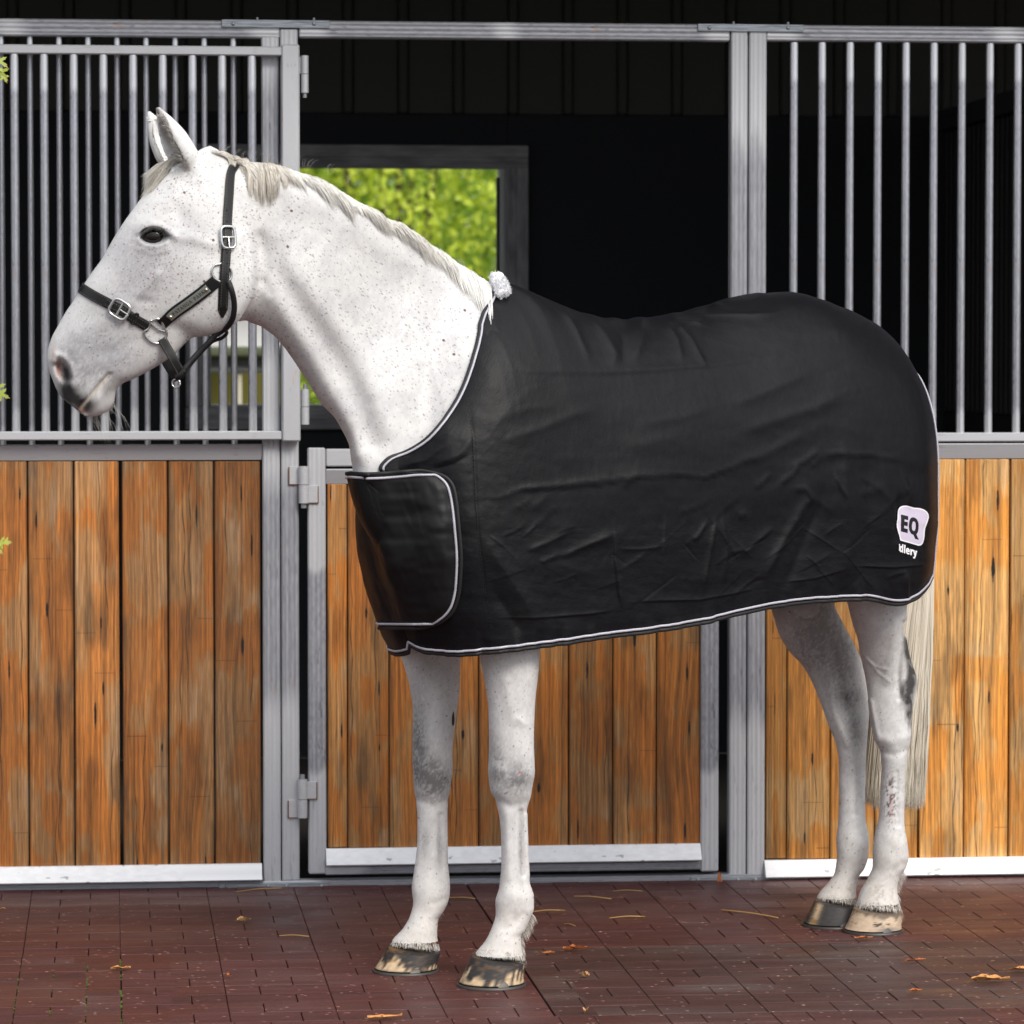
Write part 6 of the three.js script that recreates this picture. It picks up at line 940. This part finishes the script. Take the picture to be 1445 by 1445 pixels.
{
  const O = 0.0012;
  // noseband: over the bridge of the nose, near side to the square ring, far side mirrored behind
  const nb = onHead([[118, 412, DH + 0.05], [112.5, 404, DH + 0.015], [112.5, 403, DH - 0.02], [117, 408], [132, 417], [152, 427.5], [172, 438.5], [192, 451], [211, 462]], 90, O);
  const [nose] = strap('noseband', nb, 0.0122, 0.0034, collar, true, false);
  const nb2 = onHead([[150, 426], [170, 437], [192, 450], [209, 460.5]], 40, O + 0.0036); strap('noseband_turn', nb2, 0.0095, 0.0026, nose, true, true);
  const bc = toSkin(hit(170, 436.5), 0.0085); part('buckle', local(frameLoop(bc, skinN(bc), norm(sub(V(211, 462, DH), V(117, 408, DH))), 0.0200, 0.0225, 0.0037)), M_steel, nose);
  part('keeper_loop', local(frameLoop(toSkin(hit(190, 449), 0.0055), skinN(toSkin(hit(190, 449), 0.004)), norm(sub(V(211, 462, DH), V(117, 408, DH))), 0.0135, 0.004, 0.0024, 0.4, false)), M_lea, nose);
  strap('noseband_far', onHead([[117, 410, DH + 0.05], [150, 428, DH + 0.085], [190, 450, DH + 0.09], [222, 468, DH + 0.09]], 40, O), 0.0118, 0.0034, nose, false);
  // cheek strap with nameplate
  const ck = onHead([[227, 457.5], [246, 441], [266, 427], [288, 410.5], [307, 394.5]], 60, O), [cheek, cn] = strap('cheek_strap', ck, 0.0148, 0.0044, collar, false);
  { const pl = ck.slice(9, 51), nn = cn.slice(9, 51), g = sweep(pl.map((p, i) => add(p, mul(nn[i], 0.0046))), nn, [[-0.0095, 0], [-0.009, 0.0011], [0.009, 0.0011], [0.0095, 0]]);
    const brass = part('nameplate', local(g), std({ color: 0x9c9d96, roughness: 0.38, metalness: 0.55 }), cheek);
    const mt = canvasTex(1024, 160, (c, w, h) => { c.fillStyle = '#8f918b'; c.fillRect(0, 0, w, h); for (let k = 0; k < 500; k++) { c.fillStyle = `rgba(${k % 2 ? 255 : 0},${k % 2 ? 255 : 0},${k % 2 ? 255 : 0},0.04)`; c.fillRect(hash(k, 1) * w, hash(k, 2) * h, 60, 1.5); } c.fillStyle = '#17181a'; c.font = 'bold 112px serif'; c.textAlign = 'center'; c.save(); c.translate(w / 2, 120); c.scale(0.86, 1); c.fillText('PATANGA  PARK', 0, 0); c.restore(); });
    const P = [], U = [], I = []; pl.forEach((p, i) => { const t = norm(sub(pl[Math.min(pl.length - 1, i + 1)], pl[Math.max(0, i - 1)])); let s = norm(cross(nn[i], t)); for (const e of [-1, 1]) { P.push(...add(add(p, mul(nn[i], 0.0060)), mul(s, e * 0.0084))); U.push(i / (pl.length - 1), e < 0 ? 0 : 1); } }); for (let i = 0; i + 1 < pl.length; i++) I.push(i * 2, i * 2 + 2, i * 2 + 1, i * 2 + 1, i * 2 + 2, i * 2 + 3);
    const tg = new THREE.BufferGeometry(); tg.setAttribute('position', new THREE.Float32BufferAttribute(P, 3)); tg.setAttribute('uv', new THREE.Float32BufferAttribute(U, 2)); tg.setIndex(I); tg.computeVertexNormals(); part('engraving', local(tg), std({ map: mt, roughness: 0.4, metalness: 0.45, side: THREE.DoubleSide }), brass);
    const rvM = std({ color: 0xb9b2a4, roughness: 0.25, metalness: 0.9 }); for (const i of [2, 39]) { const s = new THREE.SphereGeometry(0.0052, 14, 10); s.translate(...add(pl[i], mul(nn[i], 0.0058))); part('rivet', local(s), rvM, cheek); } }
  // square ring under the cheekbone and the round ring at its upper end
  const ring = (list, r, off, closed) => { const p = spline(list.map((q) => { const h = hit(q[0], q[1], 8.5, 9.3) || V(q[0], q[1], DH - 0.06); return toSkin(h, off); }), 50); return sweep(p, p.map(skinN), circle(r, 8)); };
  part('square_ring', local(mergeGeometries([ring([[212, 452], [224, 449], [233, 466], [235, 471], [228, 482], [216, 483], [205, 474], [203, 468], [210, 462], [212, 452], [214, 451]], 0.0028, 0.0045), ring([[210, 453], [223, 464], [232, 467]], 0.0024, 0.0045)])), M_steel, collar);
  part('cheek_ring', local(ring([[312, 372], [302, 375], [298.5, 384], [301, 391], [310, 397], [320, 398], [326, 391], [325, 380], [316, 373], [311, 372]], 0.0028, 0.0035)), M_steel, collar);
  // headpiece
  const cr = onHead([[333, 229, DH - 0.01], [330, 233, DH - 0.03], [325.5, 243], [322.5, 275], [320.5, 305], [319.5, 336], [318, 365], [315.5, 400], [313.5, 448]], 110, O), [crown] = strap('headpiece', cr, 0.0118, 0.0036, collar, true, true);
  const c2 = onHead([[320.5, 322], [319.5, 345], [318, 365], [316, 395], [314.2, 436]], 60, O + 0.0038); strap('headpiece_turn', c2, 0.0098, 0.003, crown, true, true);
  const b2 = toSkin(hit(319.7, 336), 0.0098); part('buckle', local(frameLoop(b2, skinN(b2), [0.03, -1, 0], 0.0172, 0.0255, 0.0037)), M_steel, crown);
  const hlM = std({ color: new THREE.Color().setRGB(0.002, 0.002, 0.002), roughness: 1 }); for (const y of [297, 313, 357, 372, 387]) { const q = toSkin(hit(319, y), 0.0052 + (y > 340 ? 0.003 : 0)), s = new THREE.SphereGeometry(0.0017, 8, 6); s.translate(...q); part('strap_hole', local(s), hlM, crown); }
  strap('headpiece_far', onHead([[333, 229, DH - 0.005], [326, 240, DH + 0.07], [322, 300, DH + 0.1], [318, 380, DH + 0.1]], 60, O), 0.0118, 0.0036, crown, false);
  // throat lash: two rounded straps running down behind the jaw to the chin strap
  const th = (l, r) => { const p = spline(l.map((q) => V(q[0], q[1], q[2])), 80); return sweep(p, p.map(() => [0.2, 0.1, 1]), circle(r, 8, r * 0.6)); };
  part('throat_strap', local(mergeGeometries([th([[322, 396, DH - 0.118], [327, 410, DH - 0.118], [330.5, 428, DH - 0.11], [329, 447, DH - 0.098], [322, 460, DH - 0.08], [313, 467, DH - 0.055], [303, 474, DH - 0.05], [295, 483, DH - 0.05], [283, 495, DH - 0.05], [270, 509, DH - 0.055], [259, 523, DH - 0.06], [255, 530, DH - 0.06]], 0.0068), th([[318, 465, DH - 0.05], [320, 470, DH - 0.04], [313, 477, DH - 0.03], [300, 482, DH - 0.02], [288, 493, DH - 0.02], [272, 511, DH - 0.03], [262, 525, DH - 0.045]], 0.0042)])), M_lea, collar);
  // chin straps from the ring, near and far, meeting at a loop with a ring below the jaw
  const cs = (l, hw) => { const p = spline(l.map((q) => V(q[0], q[1], q[2])), 40), u = norm(sub(p.at(-1), p[0])); return [p, sweep(p, p.map((_, i) => norm([0.25, 0.12, 1])), strapProfile(hw, 0.0042))]; };
  const ns = hit(229, 480), [cp, cg] = cs([[228, 478, -ns[2] - 0.004], [235, 490, DH - 0.082], [245, 508, DH - 0.08], [254, 524, DH - 0.07], [257, 530, DH - 0.066]], 0.0108), chin = part('chin_strap', local(cg), M_lea, collar);
  const S = []; for (const e of [-1, 1]) for (let i = 3; i < 36; i += 2) { const t = norm(sub(cp[i + 1], cp[i])), s = norm(cross(t, [0.25, 0.12, 1])), o = add(mul(s, e * 0.0078), [0.001, 0.0005, 0.0046]); S.push(tube([add(cp[i], o), add(cp[i + 1], o)], 0.0005, 4)); } part('stitching', local(mergeGeometries(S)), M_thr, chin);
  part('chin_strap_far', local(cs([[231, 505, DH + 0.03], [238, 518, DH + 0.0], [247, 531, DH - 0.04], [252, 536, DH - 0.055]], 0.011)[1]), M_lea, collar);
  const lp = [V(249, 533, DH - 0.068), V(254, 530, DH - 0.072), V(260, 522, DH - 0.072)]; part('leather_loop', local(tube(spline(lp, 12), 0.0088, 12)), M_lea, collar);
  const rc = V(248.5, 541, DH - 0.07), RP = []; for (let k = 0; k <= 36; k++) { const a = k / 36 * 2 * Math.PI; RP.push(add(rc, [0.0095 * Math.cos(a), 0.0098 * Math.sin(a), 0.003 * Math.cos(a)])); } part('lead_ring', local(sweep(RP, RP.map(() => [0, 0, 1]), circle(0.0021, 8))), M_steel, collar);
}

// ------------------------------------------------------------------ leaves, straw, branch
function dryLeaf(len, wid, curl, seed, torn) { // a curled dead leaf with midrib and stalk
  const n = 22, m = 8, P = [], U = [], I = [], r = rng(seed);
  for (let i = 0; i <= n; i++) for (let j = 0; j <= m; j++) { const t = i / n, s = j / m * 2 - 1; let w = wid * Math.pow(Math.sin(Math.PI * Math.min(1, 0.03 + t * 0.95)), 0.75) * (1 + 0.22 * (noise(t * 9, seed) - 0.5)); if (torn && t > 0.72) w *= 0.5 + 0.7 * noise(t * 26, seed + (s > 0 ? 3 : 9)); const x = (t - 0.5) * len + 0.06 * len * (noise(t * 4, seed + 5) - 0.5), z = s * w, y = 0.003 + curl * (Math.abs(s) ** 1.6 * w * 0.8 + 0.12 * len * (t - 0.45) ** 2 * 2) + 0.006 * (noise(t * 5 + s * 2, seed + 8)); P.push(x, y, z); U.push(t, j / m); }
  for (let i = 0; i < n; i++) for (let j = 0; j < m; j++) { const a = i * (m + 1) + j, b = a + m + 1; I.push(a, a + 1, b, a + 1, b + 1, b); }
  const g = new THREE.BufferGeometry(); g.setAttribute('position', new THREE.Float32BufferAttribute(P, 3)); g.setAttribute('uv', new THREE.Float32BufferAttribute(U, 2)); g.setIndex(I); g.computeVertexNormals(); return g;
}
const leafMap = (seed, a, b) => tex(128, 64, (u, v) => { const k = fbm(u * 8, v * 8, seed, 4), rib = Math.exp(-Math.pow((v - 0.5) / 0.02, 2)) + 0.4 * Math.exp(-Math.pow(((u * 7 + Math.abs(v - 0.5) * 5) % 1 - 0.5) / 0.06, 2)); const spot = sstep(0.62, 0.72, fbm(u * 14, v * 14, seed + 4, 3)); return [0, 1, 2].map((q) => (lerp(a[q], b[q], k) + 22 * rib) * (1 - 0.45 * spot)); });
const leafMats = [[1, [214, 160, 96], [186, 120, 62]], [2, [196, 116, 58], [150, 78, 36]], [3, [222, 178, 120], [190, 140, 88]], [4, [120, 82, 48], [70, 46, 30]]].map(([s, a, b]) => std({ map: leafMap(s, a, b), roughness: 0.75, side: THREE.DoubleSide }));
const stalkM = std({ color: 0x6d4a2c, roughness: 0.9 });
const LV = [ // px, py, length, width, turn, curl, material, torn, label
  [170, 1370, 0.052, 0.0085, 0.12, 0.7, 0, 0, 'tan willow-shaped dead leaf across the open tile joint at far left'],
  [344, 1302, 0.036, 0.008, 0.1, 1.3, 2, 1, 'small curled dead leaf on the paving below the door post'],
  [812, 1343, 0.062, 0.010, -0.08, 1.1, 1, 1, 'dark-shadowed curled brown leaf on the paving right of the near forehoof'],
  [771, 1348, 0.042, 0.0045, 0.15, 0.6, 1, 0, 'narrow orange leaf sliver beside the near forehoof'],
  [826, 1380, 0.022, 0.009, -0.5, 1.4, 2, 1, 'pale cream scrap of leaf on the paving below the curled brown leaf'],
  [1397, 1387, 0.098, 0.018, -0.05, 0.8, 0, 1, 'large torn golden-brown leaf at the lower right of the paving'],
  [1441, 1373, 0.056, 0.012, -0.12, 0.9, 0, 0, 'tan leaf with a dark tip cut off by the right picture edge'],
  [1291, 1360, 0.054, 0.006, 0.1, 1.2, 1, 1, 'thin shredded brown leaf in front of the near hind hoof'],
  [1292, 1402, 0.036, 0.006, 0.25, 1.2, 1, 1, 'small broken leaf below the shredded leaf, right foreground'],
  [543, 1440, 0.085, 0.009, 0.24, 0.9, 0, 0, 'orange leaf stem at the bottom edge below the forehooves'],
  [323, 1380, 0.012, 0.006, 0.5, 0.9, 1, 1, 'tiny bright orange leaf scrap left of the forehooves'],
  [826, 1430, 0.012, 0.008, 1.2, 1.3, 2, 1, 'tiny curled scrap in the tile joint near the bottom edge'],
  [1015, 1242, 0.05, 0.006, 1.5, 0.7, 1, 0, 'rust brown leaf standing against the sill in the gap right of the half door'],
  [1218, 1326, 0.05, 0.008, 0.05, 0.4, 1, 1, 'orange leaf crushed beneath the near hind hoof'],
];
LV.forEach(([px, py, len, wid, turn, curl, m, torn, label], i) => {
  const t = thing('dried_leaf', label, 'leaf', px === 1015 ? W(px, 1252, 0.03) : G(px, py), turn, 'dead leaves on the paving');
  const bl = part('blade', dryLeaf(len, wid, curl, 400 + i, torn), leafMats[m], t); if (px === 1015) { bl.rotation.z = 1.35; bl.position.y = 0.022; }
  if (len > 0.03 && px !== 1015) part('stalk', tube([[-len * 0.46, 0.004, 0], [-len * 0.62, 0.002, len * 0.04], [-len * 0.72, 0.006, len * 0.03]], 0.0008, 5), stalkM, t); else if (px !== 1015) part('stalk', tube([[-len * 0.4, 0.003, 0], [-len * 0.6, 0.002, 0]], 0.0006, 5), stalkM, t);
});
const ST = [ // straws: two ends, thickness, label
  [[394, 1322], [436, 1323], 0.0016, 'straight pale straw on the paving left of the far forehoof'],
  [[332, 1260], [397, 1254.5], 0.0013, 'long bent straw lying along the foot of the left post'],
  [[810, 1266], [863, 1270], 0.0016, 'golden straw on the paving just right of the near foreleg'],
  [[752, 1288], [797, 1286.5], 0.0018, 'frayed straw beside the near fore fetlock'],
  [[860, 1297], [910, 1295], 0.0017, 'bent pale straw in the middle of the paving behind the horse'],
  [[1018, 1285.5], [1098, 1297], 0.0019, 'long golden straw in front of the far hind hoof'],
  [[796, 1305], [812, 1308], 0.0012, 'short pale straw below the frayed straw'],
  [[632, 1268], [671, 1269.5], 0.0013, 'thin straw between the two forelegs'],
  [[865, 1258.5], [906, 1258.5], 0.001, 'thin straw near the sill under the horse belly'],
  [[0, 1283.5], [8, 1283.5], 0.0013, 'short straw end at the left picture edge'],
];
const strawM = std({ map: tex(8, 64, (u, v) => { const k = fbm(u * 4, v * 12, 2, 3); return [lerp(150, 222, k), lerp(112, 186, k), lerp(56, 120, k)]; }), roughness: 0.6 });
ST.forEach(([a, b, r, label], i) => { const A = G(...a), B = G(...b), m = mul(add(A, B), 0.5), h = sub(A, m), e = sub(B, m), bend = 0.06 * (hash(i, 5) - 0.5) * Math.hypot(...sub(A, B)), t = thing('straw', label, 'straw', m, 0, 'straws scattered on the paving'); part('stem', tube(spline([add(h, [0, r + 0.001, 0]), [bend, r + 0.004, bend], add(e, [0, r + 0.0015, 0])], 10), r, 6), strawM, t); if (i === 4 || i === 3) part('split_end', tube([add(e, [0, r + 0.002, 0]), add(e, [-0.012, 0.006, 0.014])], r * 0.7, 5), strawM, t); });
{ // maple twigs reaching in at the left edge
  const D = 8.6, at = (px, py, d = D) => { const v = V(px, py, d); return [cYw * v[0] - sYw * v[2], v[1], CAMZ + sYw * v[0] + cYw * v[2]]; };
  const base = at(-150, 300), t = thing('maple_branch', 'thin maple branch whose yellow-green leaves poke in at the left edge', 'branch', base);
  const loc = (px, py, d) => sub(at(px, py, d), base), stemM = std({ color: 0x5d3f2a, roughness: 0.9 });
  part('stem', [tube(spline([loc(-160, -120), loc(-150, 120), loc(-140, 400), loc(-120, 650), loc(-90, 800)], 30), 0.006, 7, (k) => 1 - 0.7 * k), ...[[[-148, 160], [-60, 120], [-6, 96]], [[-138, 420], [-70, 500], [-12, 548]], [[-112, 690], [-60, 730], [-8, 766]]].map((l) => tube(spline(l.map((p) => loc(...p)), 14), 0.0022, 6, (k) => 1 - 0.6 * k))], stemM, t);
  const maple = (() => { const s = new THREE.Shape(), pts = []; for (const [a, len, nt] of [[-128, 0.45, 0], [-70, 0.8, 1], [0, 1, 1], [70, 0.8, 1], [128, 0.45, 0]]) { const A = (d, r) => [Math.sin((a + d) * Math.PI / 180) * r, Math.cos((a + d) * Math.PI / 180) * r]; pts.push(A(-30, 0.28), A(-17, len * 0.55), A(-15, len * 0.72), A(-7, len * 0.74), A(0, len), A(7, len * 0.74), A(15, len * 0.72), A(17, len * 0.55), A(30, 0.28)); } s.setFromPoints(pts.map((p) => new THREE.Vector2(...p))); const g = new THREE.ShapeGeometry(s), p = g.attributes.position, c = []; for (let i = 0; i < p.count; i++) { const x = p.getX(i), y = p.getY(i), q = Math.hypot(x, y); p.setZ(i, -0.22 * q * q + 0.1 * Math.abs(x)); const e = sstep(0.6, 1, q); c.push(lerp(0.42, 0.5, e), lerp(0.5, 0.27, e), lerp(0.05, 0.04, e)); } g.setAttribute('color', new THREE.Float32BufferAttribute(c, 3)); g.computeVertexNormals(); return g; })();
  const lm = phys({ vertexColors: true, roughness: 0.55, transmission: 0.4, thickness: 0, side: THREE.DoubleSide }), r = rng(17);
  [[4, 90, 0.026, 2.2], [-1, 101, 0.03, 2.9], [6, 105, 0.027, 2.5], [1, 113, 0.022, 3.1], [10, 112, 0.018, 2.6], [-14, 92, 0.03, 2.0], [0, 551, 0.03, 2.4], [6, 560, 0.024, 2.0], [-4, 566, 0.026, 2.9], [-16, 552, 0.03, 2.2], [6, 770, 0.024, 1.7], [14, 768, 0.017, 1.5], [-2, 776, 0.026, 2.2], [-18, 762, 0.03, 2]].forEach(([px, py, s, a], i) => {
    const l = part(i ? 'leaf_' + String(i).padStart(3, '0') : 'leaf', maple, lm, t); l.position.set(...loc(px - 5, py - 4, D - 0.02 + 0.04 * r())); l.scale.set(s, s, s); l.rotation.set(0.5 * (r() - 0.5) - 0.25, 0.9 * (r() - 0.5), -a);
  });
}

renderer.render(scene, camera);
